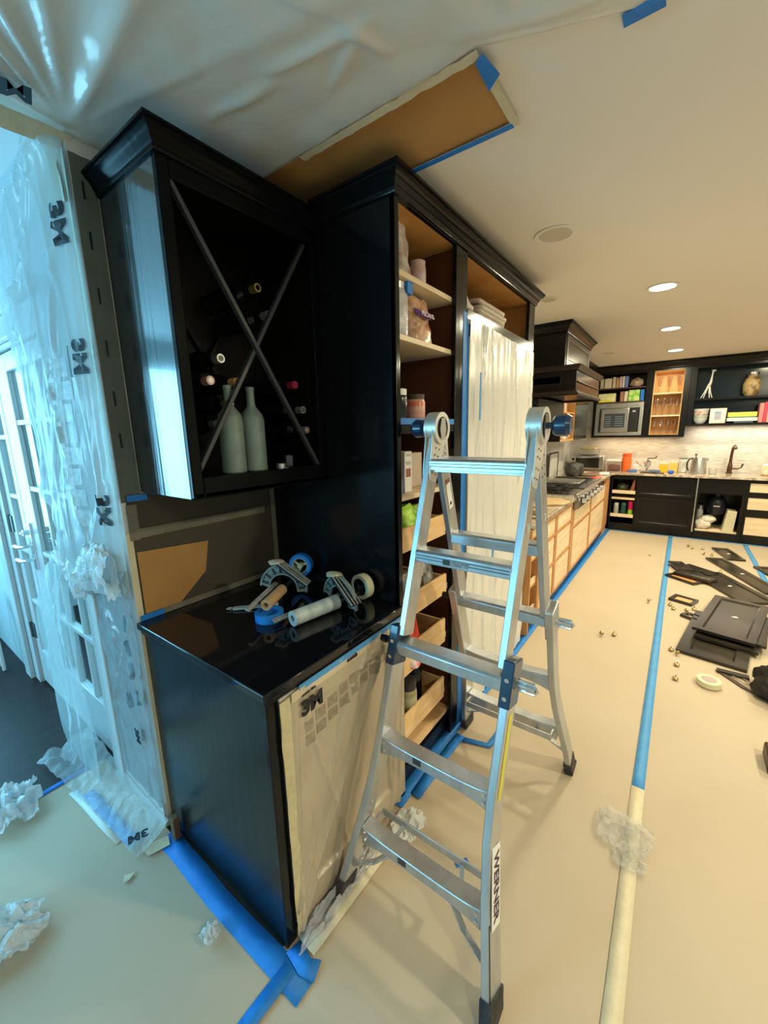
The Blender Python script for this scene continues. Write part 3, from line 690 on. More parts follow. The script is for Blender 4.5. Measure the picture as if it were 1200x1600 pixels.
for z0, z1, out, low in ((1.11, 1.21, 0.0, 0.07), (0.815, 0.915, 0.008, 0.07), (0.555, 0.68, 0.004, 0.08), (0.24, 0.355, 0.0, 0.07)):
    xf = PX - 0.024 + out
    m = MB(); m.box(xf - 0.014, xf, 1.285, 1.668, z0, z1); d = obj('pull_out_drawer', m, MAPLE, P, bevel=0.0015)
    m = MB(); m.box(xf - 0.60, xf - 0.014, 1.285, 1.297, z0, z1 - 0.01); m.box(xf - 0.60, xf - 0.014, 1.656, 1.668, z0, z1 - 0.01); m.box(xf - 0.60, xf - 0.014, 1.297, 1.656, z0 + 0.008, z0 + 0.016); m.box(xf - .60, xf - .588, 1.297, 1.656, z0, z1 - 0.01)
    obj('drawer_box', m, MAPLE, d)
    m = MB(); m.box(xf - 0.55, xf - 0.002, 1.669, 1.68, z0 + 0.02, z0 + 0.05); obj('runner', m, ALUPLATE, d)

# fridge and its plastic cover
R = thing('refrigerator', 'tall refrigerator hidden behind white plastic sheeting beside the pantry', 'refrigerator', (-1.2, 2.3, 0))
m = MB(); m.box(-1.54, -0.90, 1.84, 2.775, 0.02, 2.04); obj('body', m, STEEL, R, bevel=0.01)
for y0, y1 in ((1.845, 2.30), (2.31, 2.77)):
    m = MB(); m.box(-0.90, -0.862, y0, y1, 0.62, 2.035); obj('door', m, STEEL, R, bevel=0.008)
m = MB(); m.box(-0.90, -0.862, 1.845, 2.77, 0.10, 0.60); obj('freezer_drawer', m, STEEL, R, bevel=0.008)
WHT = film('white_masking_film', (0.84, 0.82, 0.77), 0.95, 0.22, 0.12, 9, 0.12, (1, 1.6, 0.6))
T = thing('plastic_cover', 'white pleated plastic sheet taped over the refrigerator front', 'plastic cover', (-0.83, 2.35, 0.0))


def fc(u, v):
    y = 1.83 + 1.07 * u; z = 0.03 + 2.07 * v
    x = -0.830 + 0.003 * math.sin(y * 31 + 2.0 * z) * (0.3 + 0.7 * mnoise.noise(Vector((y * 6, z * 0.9, 3)))) + 0.006 * mnoise.noise(Vector((y * 16, z * 1.3, 1)))
    for y0, z0, sl, a in ((2.0, 1.9, 6, 0.012), (2.15, 1.6, -9, 0.012), (2.32, 1.7, 14, 0.010), (2.5, 1.8, -5, 0.014), (2.02, 1.5, -16, 0.010), (2.4, 0.6, 2.0, 0.010), (1.95, 1.0, 30, 0.008), (2.62, 1.5, 12, 0.010)):
        x += 0.6 * a * math.exp(-(((y - y0) - (z - z0) / sl) / 0.008) ** 2)
    x += 0.05 * max(0, u - 0.93) / 0.07 * -1.0
    return (x, y, z + (0.0 if v < 1 else -0.03 * u))


m = MB(); m.grid(fc, 130, 90); obj('film', m, WHT, T, ang=50)
for k in range(9):
    z = 1.93 - 0.105 * k
    m = MB(); m.grid(lambda u, v, z=z: (fc((0.89 + 0.085 * u - 0.0) * 0.96, (z + 0.075 * v - 0.03) / 2.07)[0] + 0.0015, 1.83 + 1.07 * (0.89 + 0.085 * u) * 0.96, z + 0.075 * v), 10, 8)
    obj('print_block', m, mat('pale_grey_print', (0.48, 0.48, 0.45), 0.4, c2=(0.6, 0.6, 0.57), nscale=50), T)
m = MB(); m.box(-0.797, -0.795, 1.875, 1.893, 1.64, 1.86); obj('tape_tab', m, BTAPEL, T, label='short vertical blue tape tab')
m = MB(); m.box(-0.797, -0.795, 2.10, 2.125, 0.86, 0.95); obj('tape_tab', m, BTAPEL, T, label='small blue tape tab low on the sheet')
# folded cloths above the fridge
for k in range(6):
    m = MB(); z = 2.123 + 0.024 * k
    m.grid(lambda u, v, z=z, k=k: (-1.12 + 0.22 * (v), 2.10 + 0.36 * u + 0.02 * math.sin(k * 2), z + 0.010 * math.sin(PI * min(1, max(0, v))) + 0.003 * mnoise.noise(Vector((u * 6, v * 6, k)))), 12, 8)
    solo('folded_cloth', m, mat('pinkish_striped_linen', (0.55, 0.42, 0.34), 0.9, c2=(0.72, 0.66, 0.56), nscale=30, stretch=(0.2, 0.2, 8)) if k % 2 else mat('cream_linen', (0.70, 0.63, 0.50), 0.9, bump=0.3),
         ['lowest folded cloth in the stack above the refrigerator', 'folded striped cloth, second from the bottom above the refrigerator', 'folded cream cloth, third from the bottom above the refrigerator',
          'folded striped cloth, fourth from the bottom above the refrigerator', 'folded cream cloth, second from the top of the stack', 'topmost folded striped cloth above the refrigerator'][k], 'cloth', 'folded cloths above the fridge', solid=0.018)
m = MB(); m.blob((-0.93, 1.90, 2.175), 0.06, 0.08, 0.055, 0.3, 2.0, 3, 3.0); solo('crumpled_cloth', m, CREAMC if 'CREAMC' in globals() else mat('cream_linen', (0.70, 0.63, 0.50), 0.9), 'crumpled cream cloth beside the stile above the refrigerator', 'cloth')

# ---- pantry contents
def jar(name, label, c, r, h, body, lid, cat='jar', band=None, neck=0.9, group='jars in the pantry', lidh=0.18):
    t = thing(name, label, cat, c, group=group)
    hb = h * (1 - lidh)
    mm = MB(); mm.lathe([(r * 0.92, 0), (r, 0.004), (r, hb * 0.86), (r * neck, hb)], c, 18); obj('body', mm, body, t)
    mm = MB(); mm.lathe([(r * neck * 1.02, hb), (r * neck * 1.04, h), (r * neck * 0.9, h + 0.002)], c, 18); obj('lid', mm, lid, t)
    if band:
        mm = MB(); mm.lathe([(r * 1.015, hb * 0.15), (r * 1.015, hb * 0.7)], c, 18); mm.f = mm.f[:-2]; obj('label_band', mm, band, t)
    return t


def pouch(name, label, c, w, d, h, m, cat='bag', seed=0.0, rz=0.0, taper=0.35, band=None):
    t = thing(name, label, cat, c, rz, group=None)

    def fn(u, v):
        a = 2 * PI * u; k = (1 - v) ** 0.6
        ww = w / 2 * (1 - 0.10 * v); dd = d / 2 * (k * (1 - taper) + 0.06) * (1 + 0.25 * mnoise.noise(Vector((math.cos(a) * 2 + seed, v * 5, seed))))
        px = math.copysign(abs(math.cos(a)) ** 0.6, math.cos(a)) * ww; py = math.copysign(abs(math.sin(a)) ** 0.7, math.sin(a)) * dd
        q = Vector((py + 0.008 * mnoise.noise(Vector((u * 8, v * 4, seed))), px, h * v + (0.012 * mnoise.noise(Vector((u * 5, seed, 2))) if v > 0.9 else 0)))
        q.rotate(Matrix.Rotation(rz, 3, 'Z')) if False else None
        return (c[0] + q.x, c[1] + q.y, c[2] + q.z)
    mm = MB(); mm.grid(fn, 28, 14); mm.f.append(tuple(range(28)))
    obj('bag_body', mm, m, t, ang=60)
    if band:
        mm = MB(); x = c[0] + d * 0.44; mm.grid(lambda u, v: (fn(0.0 + 0.12 + (0.26) * (1 - u) * 0 + 0, 0)[0] * 0 + x - 0.02 * v, c[1] - w * 0.32 + w * 0.64 * u, c[2] + h * (0.32 + 0.3 * v)), 4, 3)
        obj('label_patch', mm, band, t)
    return t


CLR = flat('cloudy_clear_plastic', (0.75, 0.73, 0.72), 0.15, spec=0.8)
pouch('yellow_packet', 'yellow foil packet at the left of the top pantry shelf', (-0.91, 1.295, 2.162), 0.06, 0.07, 0.13, flat('yellow_foil', (0.70, 0.52, 0.02), 0.3), seed=1)
pouch('tall_bag', 'tall brown and white printed bag on the top pantry shelf', (-0.93, 1.40, 2.162), 0.085, 0.07, 0.20, mat('brown_white_print', (0.32, 0.16, 0.09), 0.4, c2=(0.72, 0.68, 0.64), nscale=18, detail=2), seed=2, taper=0.1)
jar('spice_jar', 'small pink labelled jar on the top pantry shelf', (-0.93, 1.53, 2.162), 0.035, 0.10, mat('pink_white_label', (0.58, 0.30, 0.28), 0.4, c2=(0.7, 0.6, 0.56), nscale=25), flat('pale_pink_lid', (0.60, 0.40, 0.36), 0.4))
pouch('plastic_bag', 'clear bag of white food at the far left of the second pantry shelf', (-0.92, 1.285, 1.947), 0.05, 0.09, 0.14, CLR, seed=4)
t = jar('storage_jar', 'clear wrapped jar with a metal rim and blue taped lid on the second pantry shelf', (-0.94, 1.36, 1.947), 0.062, 0.19, mat('wrapped_food', (0.70, 0.68, 0.68), 0.15, c2=(0.45, 0.42, 0.42), nscale=22, bump=0.6, bscale=30), FS, lidh=0.12)
m = MB(); m.box(-0.90, -0.872, 1.365, 1.402, 2.10, 2.142); obj('lid_tape', m, BTAPE, t)
PEC = mat('nut_bag_plastic', (0.50, 0.22, 0.09), 0.25, c2=(0.66, 0.44, 0.30), nscale=35, bump=0.4, bscale=30)
t = pouch('nut_pouch', 'clear stand-up pouch of pecans with a purple printed band', (-0.92, 1.505, 1.947), 0.15, 0.09, 0.175, PEC, seed=5, taper=0.0)
m = MB(); m.grid(lambda u, v: (-0.868 - 0.012 * v - 0.015 * (2 * u - 1) ** 2, 1.445 + 0.12 * u, 2.035 + 0.028 * v + 0.008 * (2 * u - 1) ** 2), 8, 2); obj('purple_band', m, flat('purple_print', (0.14, 0.05, 0.22), 0.4), t)
text('printed_name', 'PECANS', 0.027, flat('pale_print', (0.75, 0.65, 0.66), 0.4), t, plane_m((-0.8655, 1.505, 2.048), (0, 1, 0), (-0.25, 0, 1)), bold=0.0006)
pouch('snack_bag', 'small orange bag behind the pecan pouch', (-1.06, 1.44, 1.947), 0.09, 0.05, 0.20, flat('dull_orange_bag', (0.50, 0.20, 0.07), 0.4), seed=6)
jar('sauce_bottle', 'clear bottle with green and yellow label on the middle pantry shelf', (-0.90, 1.295, 1.633), 0.027, 0.17, flat('green_yellow_label', (0.42, 0.58, 0.05), 0.35), flat('dark_cap', (0.03, 0.03, 0.03), 0.4), 'bottle', lidh=0.3, neck=0.5)
jar('vitamin_jar', 'dark jar with a white lid on the middle pantry shelf', (-0.92, 1.365, 1.633), 0.036, 0.125, flat('near_black_glass', (0.008, 0.01, 0.016), 0.1), CERAM)
jar('spice_jar', 'jar with an orange-red label and dark lid on the middle pantry shelf', (-0.91, 1.475, 1.633), 0.042, 0.11, mat('red_spice_jar', (0.55, 0.09, 0.03), 0.3, c2=(0.62, 0.5, 0.42), nscale=4, stretch=(0.2, 0.2, 5)), flat('dark_brown_lid', (0.06, 0.03, 0.02), 0.4))
jar('spice_jar', 'brown jar half hidden behind the red labelled one', (-1.03, 1.53, 1.633), 0.036, 0.12, flat('brown_jar', (0.18, 0.08, 0.05), 0.3), flat('dark_brown_lid', (0.06, 0.03, 0.02), 0.4))
pouch('snack_bag', 'orange snack bag on the lower pantry shelf', (-0.98, 1.33, 1.347), 0.10, 0.07, 0.17, flat('orange_foil_bag', (0.80, 0.32, 0.02), 0.3), seed=7)
pouch('snack_bag', 'blue and white snack bag at the front of the lower pantry shelf', (-0.91, 1.315, 1.347), 0.09, 0.06, 0.12, mat('blue_print_bag', (0.03, 0.06, 0.30), 0.3, c2=(0.30, 0.36, 0.55), nscale=14), seed=8)
m = MB(); m.box(-0.96, -0.90, 1.375, 1.43, 1.346, 1.515); o = solo('food_box', m, mat('white_printed_carton', (0.72, 0.70, 0.66), 0.5), 'slim white printed carton on the lower pantry shelf', 'box', bevel=0.002)
for z, h in ((1.495, 0.01), (1.46, 0.015), (1.41, 0.035)):
    m = MB(); m.box(-0.9, -0.8995, 1.384, 1.42, z, z + h); obj('print_lines', m, flat('maroon_print', (0.30, 0.10, 0.08), 0.5) if h > 0.02 else GREYINK, o)
m = MB(); m.box(-1.04, -0.965, 1.44, 1.62, 1.346, 1.50); solo('food_box', m, flat('tan_white_carton', (0.66, 0.52, 0.40), 0.5), 'tan and white carton behind the ladder hinge in the pantry', 'box', bevel=0.002)
for i, (y, z, c, s) in enumerate(((1.36, 1.128, (0.06, 0.16, 0.03), 5), (1.46, 1.128, (0.30, 0.50, 0.05), 6), (1.56, 1.128, (0.24, 0.42, 0.06), 7))):
    pouch('green_packet', ['dark green packet at the left of the top pull-out drawer', 'bright green packet in the middle of the top pull-out drawer', 'light green packet at the right of the top pull-out drawer'][i],
          (-0.96, y, z), 0.11, 0.10, [0.15, 0.15, 0.14][i], mat('green_pack_%d' % i, c, 0.35, c2=tuple(min(1, k * 1.8 + .05) for k in c), nscale=20, bump=0.5, bscale=30), seed=s, taper=-0.2)
jar('can', 'grey tin standing in the second pull-out drawer', (-0.96, 1.40, 0.832), 0.045, 0.15, flat('grey_tin', (0.34, 0.33, 0.31), 0.35, 0.4), FS, 'can')
jar('glass_jar', 'small clear jar with dark contents in the second pull-out drawer', (-0.93, 1.50, 0.832), 0.04, 0.14, flat('dark_jar_contents', (0.10, 0.08, 0.06), 0.12), ALUPLATE)
pouch('plastic_bag', 'crumpled dark and clear bag at the right of the second pull-out drawer', (-0.95, 1.59, 0.832), 0.12, 0.11, 0.16, mat('dark_clear_wrap', (0.04, 0.04, 0.04), 0.12, c2=(0.55, 0.53, 0.5), nscale=14, bump=0.8, bscale=20), seed=9, taper=-0.2)
pouch('crisp_bag', 'red and white crisp bag standing in the third pull-out drawer', (-0.925, 1.40, 0.572), 0.16, 0.12, 0.21, mat('red_white_bag', (0.62, 0.035, 0.02), 0.25, c2=(0.78, 0.62, 0.56), nscale=12, bump=0.9, bscale=16, nlow=0.5, nhigh=0.6), seed=10, taper=-0.3)
pouch('dark_pouch', 'dark pouch behind the red crisp bag in the third drawer', (-1.05, 1.56, 0.572), 0.14, 0.10, 0.16, flat('dark_brown_pouch', (0.03, 0.015, 0.012), 0.3), seed=11, taper=-0.3)
jar('olive_jar', 'tall jar with an olive green and cream label in the lowest pull-out drawer', (-0.915, 1.40, 0.258), 0.045, 0.21, mat('olive_label_jar', (0.20, 0.17, 0.04), 0.3, c2=(0.50, 0.45, 0.32), nscale=3, stretch=(0.3, 0.3, 6)), flat('dark_cap', (0.03, 0.03, 0.03), 0.4))
jar('oil_bottle', 'dark glass bottle behind the olive jar in the lowest pull-out drawer', (-0.96, 1.53, 0.258), 0.04, 0.28, flat('near_black_glass', (0.008, 0.01, 0.016), 0.1), flat('dark_cap', (0.03, 0.03, 0.03), 0.4), 'bottle', neck=0.4, lidh=0.3)
jar('can', 'small red tin at the left of the lowest pull-out drawer', (-0.90, 1.32, 0.258), 0.028, 0.08, flat('red_tin', (0.45, 0.04, 0.02), 0.35), FS, 'can')

# ================================================================== LADDER
LD = thing('folding_ladder', 'tall aluminium multi-position ladder standing open as an A-frame in front of the pantry', 'ladder', (-0.535, 1.31, 0))
LCX = -0.535; HZ = 1.60; HY = 1.30


def lp(x, z, back=False):
    k = z / HZ
    return Vector((x, (1.825 - (1.825 - HY) * k) if back else (0.80 + (HY - 0.80) * k), z))


def rail(mbv, pts, w, d, back):
    """rail of depth d (front to back) and width w along points"""
    for a, b in zip(pts[:-1], pts[1:]): mbv.beam(a, b, w, d, (0, 1, 0.3 if not back else -0.3))


for back in (False, True):
    sgn = -1 if not back else 1
    for s in (-1, 1):
        xi = LCX + s * (0.176 if not back else 0.176)
        # inner rail (upper section)
        m = MB(); rail(m, [lp(xi, 0.90 if True else 0, back), lp(xi, HZ - 0.03, back)], 0.022, 0.066, back); r = obj('upper_rail', m, ALU, LD, bevel=0.002)
        m = MB(); m.cyl(lp(xi, 1.30, back) + Vector((s * 0.010, 0, 0)), lp(xi, 1.30, back) + Vector((s * 0.014, 0, 0)), 0.014, seg=14); obj('rung_end', m, ALUPLATE, r)
        # outer rail: straight sleeve, then flare to the foot
        xo = LCX + s * 0.200; xf = LCX + s * (0.270 if not back else 0.262)
        pts = [lp(xo, 0.93, back), lp(xo, 0.56, back), lp(LCX + s * 0.207, 0.44, back), lp(LCX + s * 0.225, 0.30, back), lp(LCX + s * 0.25, 0.15, back), lp(xf, 0.03, back)]
        m = MB(); W2 = 0.026; D2 = 0.075; up = Vector((0, 1, 0.3 if not back else -0.3)); vs = []
        for k, p in enumerate(pts):
            d = (pts[min(k + 1, len(pts) - 1)] - pts[max(k - 1, 0)]).normalized(); a = d.cross(up).normalized(); b = a.cross(d).normalized()
            vs += [p + a * i * W2 / 2 + b * j * D2 / 2 for i, j in ((-1, -1), (1, -1), (1, 1), (-1, 1))]
        n = len(pts); fs = [(4 * k + i, 4 * k + (i + 1) % 4, 4 * k + 4 + (i + 1) % 4, 4 * k + 4 + i) for k in range(n - 1) for i in range(4)] + [(3, 2, 1, 0), tuple(range(4 * n - 4, 4 * n))]
        m.add(vs, fs); r = obj('lower_rail', m, ALU, LD, bevel=0.003)
        if s == 1 and not back:
            q0 = lp(LCX + 0.218, 0.27, False); dz = (lp(0, 0.44) - lp(0, 0.2)).normalized()
            pA = lp(LCX + 0.209, 0.42); pB = lp(LCX + 0.236, 0.235); ax_ = (pB - pA).normalized(); ay_ = Vector((0, 1, 0.3)); ay_ = (ay_ - ax_ * ay_.dot(ax_)).normalized(); nz_ = ax_.cross(ay_)
            m = MB(); m.obox((pA + pB) / 2 + nz_ * 0.0155, 0.105, 0.026, 0.0006, Matrix((ax_, ay_, nz_)).transposed()); bl = obj('brand_label', m, WHITEM, r)
            text('brand_lettering', 'WERNER', 0.044, flat('dark_purple_print', (0.05, 0.02, 0.05), 0.5), r, plane_m((pA + pB) / 2 + nz_ * 0.0168, ax_, ay_), bold=0.001)
            pC = lp(LCX + 0.232, 0.26); pD = lp(LCX + 0.262, 0.08); m = MB(); m.beam(pC + Vector((0.004, -0.0355, 0)), pD + Vector((0.004, -0.0355, 0)), 0.015, 0.006, (0, 1, 0.3)); obj('painted_dark_reflection', m, flat('blue_black_reflection', (0.01, 0.015, 0.03), 0.35), r)  # dark strip paints in a dark reflection low on the rail's front face
            m = MB(); m.beam(lp(xo + 0.0138, 0.40), lp(xo + 0.0138, 0.78), 0.0008, 0.030, (0, 1, 0.3)); obj('warning_strip', m, flat('yellow_label_strip', (0.62, 0.56, 0.05), 0.5), r)
        # foot
        f0 = lp(xf - s * 0.006, 0.075, back); f1 = lp(xf + s * 0.002, 0.014, back)
        m = MB(); m.beam(f0, f1, 0.036, 0.086, (0, 1, 0.3 * -sgn)); m.box(f1.x - 0.02, f1.x + 0.02, f1.y - 0.045, f1.y + 0.045, 0.0075, 0.03); obj('rubber_foot', m, RUBBER, LD, bevel=0.004)
        # lock at top of the outer rail
        q = lp(xo, 0.915, back)
        m = MB(); m.beam(lp(xo, 0.80, back), lp(xo, 0.93, back), 0.034, 0.085, (0, 1, 0.3 * -sgn)); lk = obj('lock_bracket', m, NAVYPL if not back else ALU, LD, bevel=0.004)
        a = lp(xo, 0.865, back) + Vector((s * 0.017, 0, 0))
        m = MB(); m.cyl(a, a + Vector((s * 0.048, 0, 0)), 0.009, seg=12); m.cyl(a + Vector((s * 0.03, 0, 0)), a + Vector((s * 0.055, 0, 0)), 0.014, 0.012, 12)
        obj('spring_lock_pin', m, ALUBRIGHT if s == 1 else BLKPL, lk)
        if s == 1:
            m = MB(); m.tube([a + Vector((0.004, 0, 0.014)), a + Vector((0.052, 0, 0.015)), a + Vector((0.062, 0, 0.0)), a + Vector((0.052, 0, -0.015)), a + Vector((0.004, 0, -0.014))], 0.006, 8); obj('lock_handle', m, ALUBRIGHT, lk)
        for zz in (0.84, 0.89):
            b0 = lp(xo, zz, back) + Vector((0, sgn * 0.038, 0)); m = MB(); m.cyl(b0, b0 + Vector((0, sgn * 0.009, 0)), 0.007, seg=10); obj('rivet', m, ALUBRIGHT, lk)
        # hinge plates with rivet holes
        for off in (-0.013, 0.013):
            up_ = lp(xi, 1.44, back); hc = Vector((xi, HY, 1.605)); dirv = (up_ - hc).normalized(); side = Vector((0, -dirv.z, dirv.y))
            poly = []
            for k in range(17):
                a = PI * k / 16; poly.append(hc + side * 0.056 * math.cos(a) - dirv * 0.056 * math.sin(a))
            poly += [lp(xi, 1.42, back) - side * 0.024, lp(xi, 1.42, back) + side * 0.024]
            mm = MB(); x0 = xi + off * (1 if not back else 0.72) - 0.0013; n = len(poly)
            vs = [(x0, p.y, p.z) for p in poly] + [(x0 + 0.0026, p.y, p.z) for p in poly]
            mm.add(vs, [tuple(range(n))[::-1], tuple(range(n, 2 * n))] + [(i, (i + 1) % n, n + (i + 1) % n, n + i) for i in range(n)])
            hp = obj('hinge_plate', mm, ALUPLATE, LD, ang=30)
            if (off > 0) == (s > 0) or True:
                mm = MB()
                for t_ in (0.075, 0.10, 0.135, 0.165):
                    for w_ in (-0.012, 0.012):
                        c_ = hc + dirv * t_ + side * w_; xo_ = x0 + (0.0026 if off > 0 else 0); e = 0.0012 if off > 0 else -0.0012
                        mm.cyl((xo_, c_.y, c_.z), (xo_ + e, c_.y, c_.z), 0.0035, seg=8)
                obj('hinge_rivets', mm, flat('dark_rivet', (0.12, 0.11, 0.10), 0.4, 0.5), hp)
    # rungs
    for zi, zr in enumerate((1.48, 1.175)):
        z = zr if not back else zr + (0.0 if zi else 0.0)
        xa = LCX - 0.168; xb = LCX + 0.168
        if back and zi == 0: pass
        c0 = lp(0, z, back); tilt = Vector((0, 1, 0))
        m = MB(); y = c0.y
        prof = [(-0.034, -0.018), (-0.034, 0.014), (-0.026, 0.022), (0.026, 0.022), (0.034, 0.014), (0.034, -0.018), (0.020, -0.018), (0.020, -0.026), (-0.020, -0.026), (-0.020, -0.018)]
        yy = [(a, b) for a, b in prof]
        m.prism([(y + a, z + b) for a, b in yy], (xb - xa, 0, 0), (xa, 0, 0), (0, 1, 0), (0, 0, 1)); rg = obj('rung', m, ALU, LD, bevel=0.0015)
        fy = y + sgn * 0.034
        for g in (-0.006, 0.004):
            m = MB(); m.box(xa + 0.006, xb - 0.006, min(fy, fy + sgn * 0.0015), max(fy, fy + sgn * 0.0015), z + g, z + g + 0.0025); obj('rung_groove', m, flat('shadow_groove', (0.10, 0.11, 0.12), 0.5, 0.6), rg)
        if zi == 1:
            m = MB(); m.box(LCX - 0.06, LCX - 0.035, min(fy, fy + sgn * 0.002), max(fy, fy + sgn * 0.002), z - 0.012, z + 0.006); obj('dark_label', m, flat('dark_label', (0.05, 0.05, 0.05), 0.4), rg)
            m = MB(); m.box(LCX - 0.034, LCX + 0.03, min(fy, fy + sgn * 0.002), max(fy, fy + sgn * 0.002), z - 0.012, z + 0.006); obj('pale_label', m, mat('grey_label', (0.40, 0.42, 0.42), 0.5, c2=(0.2, 0.2, 0.2), nscale=80), rg)
    for zi, z in enumerate((0.865, 0.55, 0.25)):
        y = lp(0, z, back).y; hw = (0.19, 0.19, 0.215)[zi]; xa = LCX - hw; xb = LCX + hw; m = MB()
        if zi == 0:
            m.prism([(y - 0.036, z - 0.020), (y - 0.036, z + 0.016), (y - 0.026, z + 0.024), (y + 0.026, z + 0.024), (y + 0.036, z + 0.016), (y + 0.036, z - 0.020)], (xb - xa, 0, 0), (xa, 0, 0), (0, 1, 0), (0, 0, 1))
        else:
            # flared end: wider where it meets the rail
            N_ = 10; vs = []
            for k in range(N_ + 1):
                t_ = k / N_; x = xa + (xb - xa) * t_; e = (abs(2 * t_ - 1)) ** 4; hh = 0.018 + 0.020 * e; dd = 0.027
                vs += [(x, y - dd, z - hh - 0.004), (x, y - dd, z + hh * 0.6 + 0.006), (x, y + dd, z + hh * 0.6 + 0.006), (x, y + dd, z - hh - 0.004)]
            m.add(vs, [(4 * k + i, 4 * k + (i + 1) % 4, 4 * k + 4 + (i + 1) % 4, 4 * k + 4 + i) for k in range(N_) for i in range(4)] + [(3, 2, 1, 0), tuple(range(4 * N_, 4 * N_ + 4))])
        rg = obj('rung', m, ALU, LD, bevel=0.003)
        if zi:
            fy = y + sgn * 0.0275
            for s in (-1, 1):
                for dz in (0.014, -0.016):
                    m = MB(); m.cyl((LCX + s * (hw - 0.014), fy, z + dz), (LCX + s * (hw - 0.014), fy + sgn * 0.005, z + dz), 0.006, seg=10); obj('rivet', m, ALUBRIGHT, rg)
            m = MB(); m.box(LCX - 0.065, LCX - 0.035, min(fy, fy + sgn * 0.001), max(fy, fy + sgn * 0.001), z - 0.010, z + 0.010); obj('dark_label', m, flat('dark_label', (0.05, 0.05, 0.05), 0.4), rg)
    # foot braces: bent strap from lowest rung down to the rails, and a rear stiffener bar
    y25 = lp(0, 0.25, back).y
    for s in (-1, 1):
        m = MB(); a = Vector((LCX + s * 0.10, y25, 0.228)); b = Vector((LCX + s * 0.165, lp(0, 0.17, back).y, 0.165)); c = Vector((LCX + s * 0.245, lp(0, 0.125, back).y, 0.115))
        m.beam(a, b, 0.020, 0.006, (0, 0, 1)); m.beam(b, c, 0.020, 0.006, (0, 0, 1)); obj('foot_brace', m, ALU, LD, bevel=0.001)
    yb = y25 - sgn * 0.10 if False else y25 + (0.085 if not back else -0.085)
    m = MB(); m.beam((LCX - 0.20, y25 + (0.03 if not back else -0.03) + (0.05 if not back else -0.05), 0.255), (LCX + 0.20, y25 + (0.08 if not back else -0.08), 0.255), 0.006, 0.028, (0, 0, 1)); st = obj('stiffener_bar', m, ALU, LD, bevel=0.001)
    for s in (-1, 1):
        m = MB(); m.beam((LCX + s * 0.20, y25, 0.255), (LCX + s * 0.20, y25 + (0.08 if not back else -0.08), 0.255), 0.006, 0.024, (0, 0, 1)); obj('stiffener_arm', m, ALU, LD)
        m = MB(); m.beam((LCX + s * 0.11, y25 + (0.078 if not back else -0.078), 0.25), (LCX + s * 0.14, y25 + 0.0, 0.20), 0.014, 0.005, (0, 0, 1)); obj('diagonal_strap', m, ALU, LD)
# hinge discs and knobs
for s in (-1, 1):
    x = LCX + s * 0.176
    m = MB(); m.cyl((x - 0.020, HY, 1.605), (x + 0.020, HY, 1.605), 0.050, seg=28); hd = obj('hinge_disc', m, flat('dark_hinge_core', (0.05, 0.055, 0.065), 0.35, 0.6), LD)
    m = MB(); m.ring((x - 0.023, HY, 1.605), (x + 0.023, HY, 1.605), 0.056, 0.040, 28); obj('hinge_ring', m, ALUPLATE, hd)
    m = MB(); m.prism([(HY - 0.012, 1.565), (HY + 0.012, 1.565), (HY + 0.022, 1.60), (HY + 0.012, 1.64), (HY - 0.012, 1.64), (HY - 0.022, 1.60)], (s * 0.0, 0, 0) if False else (0.004, 0, 0), (x + (0.022 if s < 0 else 0.022), 0, 0), (0, 1, 0), (0, 0, 1)); obj('hinge_lever', m, ALUBRIGHT, hd)
    m = MB(); m.cyl((x + s * 0.020, HY, 1.605), (x + s * 0.045, HY, 1.605), 0.010, seg=14); obj('knob_shaft', m, NAVYPL, hd)
    m = MB(); xs = x + s * 0.045
    for (a, r0), (b, r1) in zip(((0, .024), (.008, .031), (.038, .033)), ((.008, .031), (.038, .033), (.050, .026))): m.cyl((xs + s * a, HY, 1.605), (xs + s * b, HY, 1.605), r0, r1, 20)
    obj('locking_knob', m, NAVYPL, hd)
# warning label on the rear left rail
xi = LCX - 0.176
m = MB(); m.beam(lp(xi + 0.0118, 1.30, True), lp(xi + 0.0118, 1.42, True), 0.0008, 0.032, (0, 1, -0.3)); lb = obj('safety_label', m, WHITEM, LD)
m = MB(); m.beam(lp(xi + 0.0124, 1.40, True), lp(xi + 0.0124, 1.418, True), 0.0008, 0.032, (0, 1, -0.3)); obj('label_header', m, flat('maroon_print', (0.30, 0.10, 0.08), 0.5), lb)
m = MB(); m.cyl(lp(xi + 0.0124, 1.32, True), lp(xi + 0.0132, 1.32, True) , 0.007, seg=10); obj('label_mark', m, flat('dark_purple_print', (0.05, 0.02, 0.05), 0.5), lb)

# ================================================================== PLASTIC AND PAPER MASKING (ceiling, doorway)
CFILM = film('grey_ceiling_film', (0.86, 0.85, 0.80), 0.62, 0.15, 0.10, 6, 0.25, (1, 1, 1))
T = thing('ceiling_film', 'grey translucent plastic film stretched over the near ceiling in radiating folds', 'plastic film', (-0.6, 0.2, CZ - 0.03))
FX, FY = -1.53, 0.575                 # the corner all folds run out of
rays = [(-86, 0.03, .020), (-80, 0.03, .026), (-74, 0.032, .028), (-69, 0.03, .024), (-62, 0.032, .028), (-54, 0.034, .022), (-45, 0.04, .024), (-34, 0.045, .018), (-22, 0.05, .016), (-6, 0.07, .030), (14, .05, .006)]


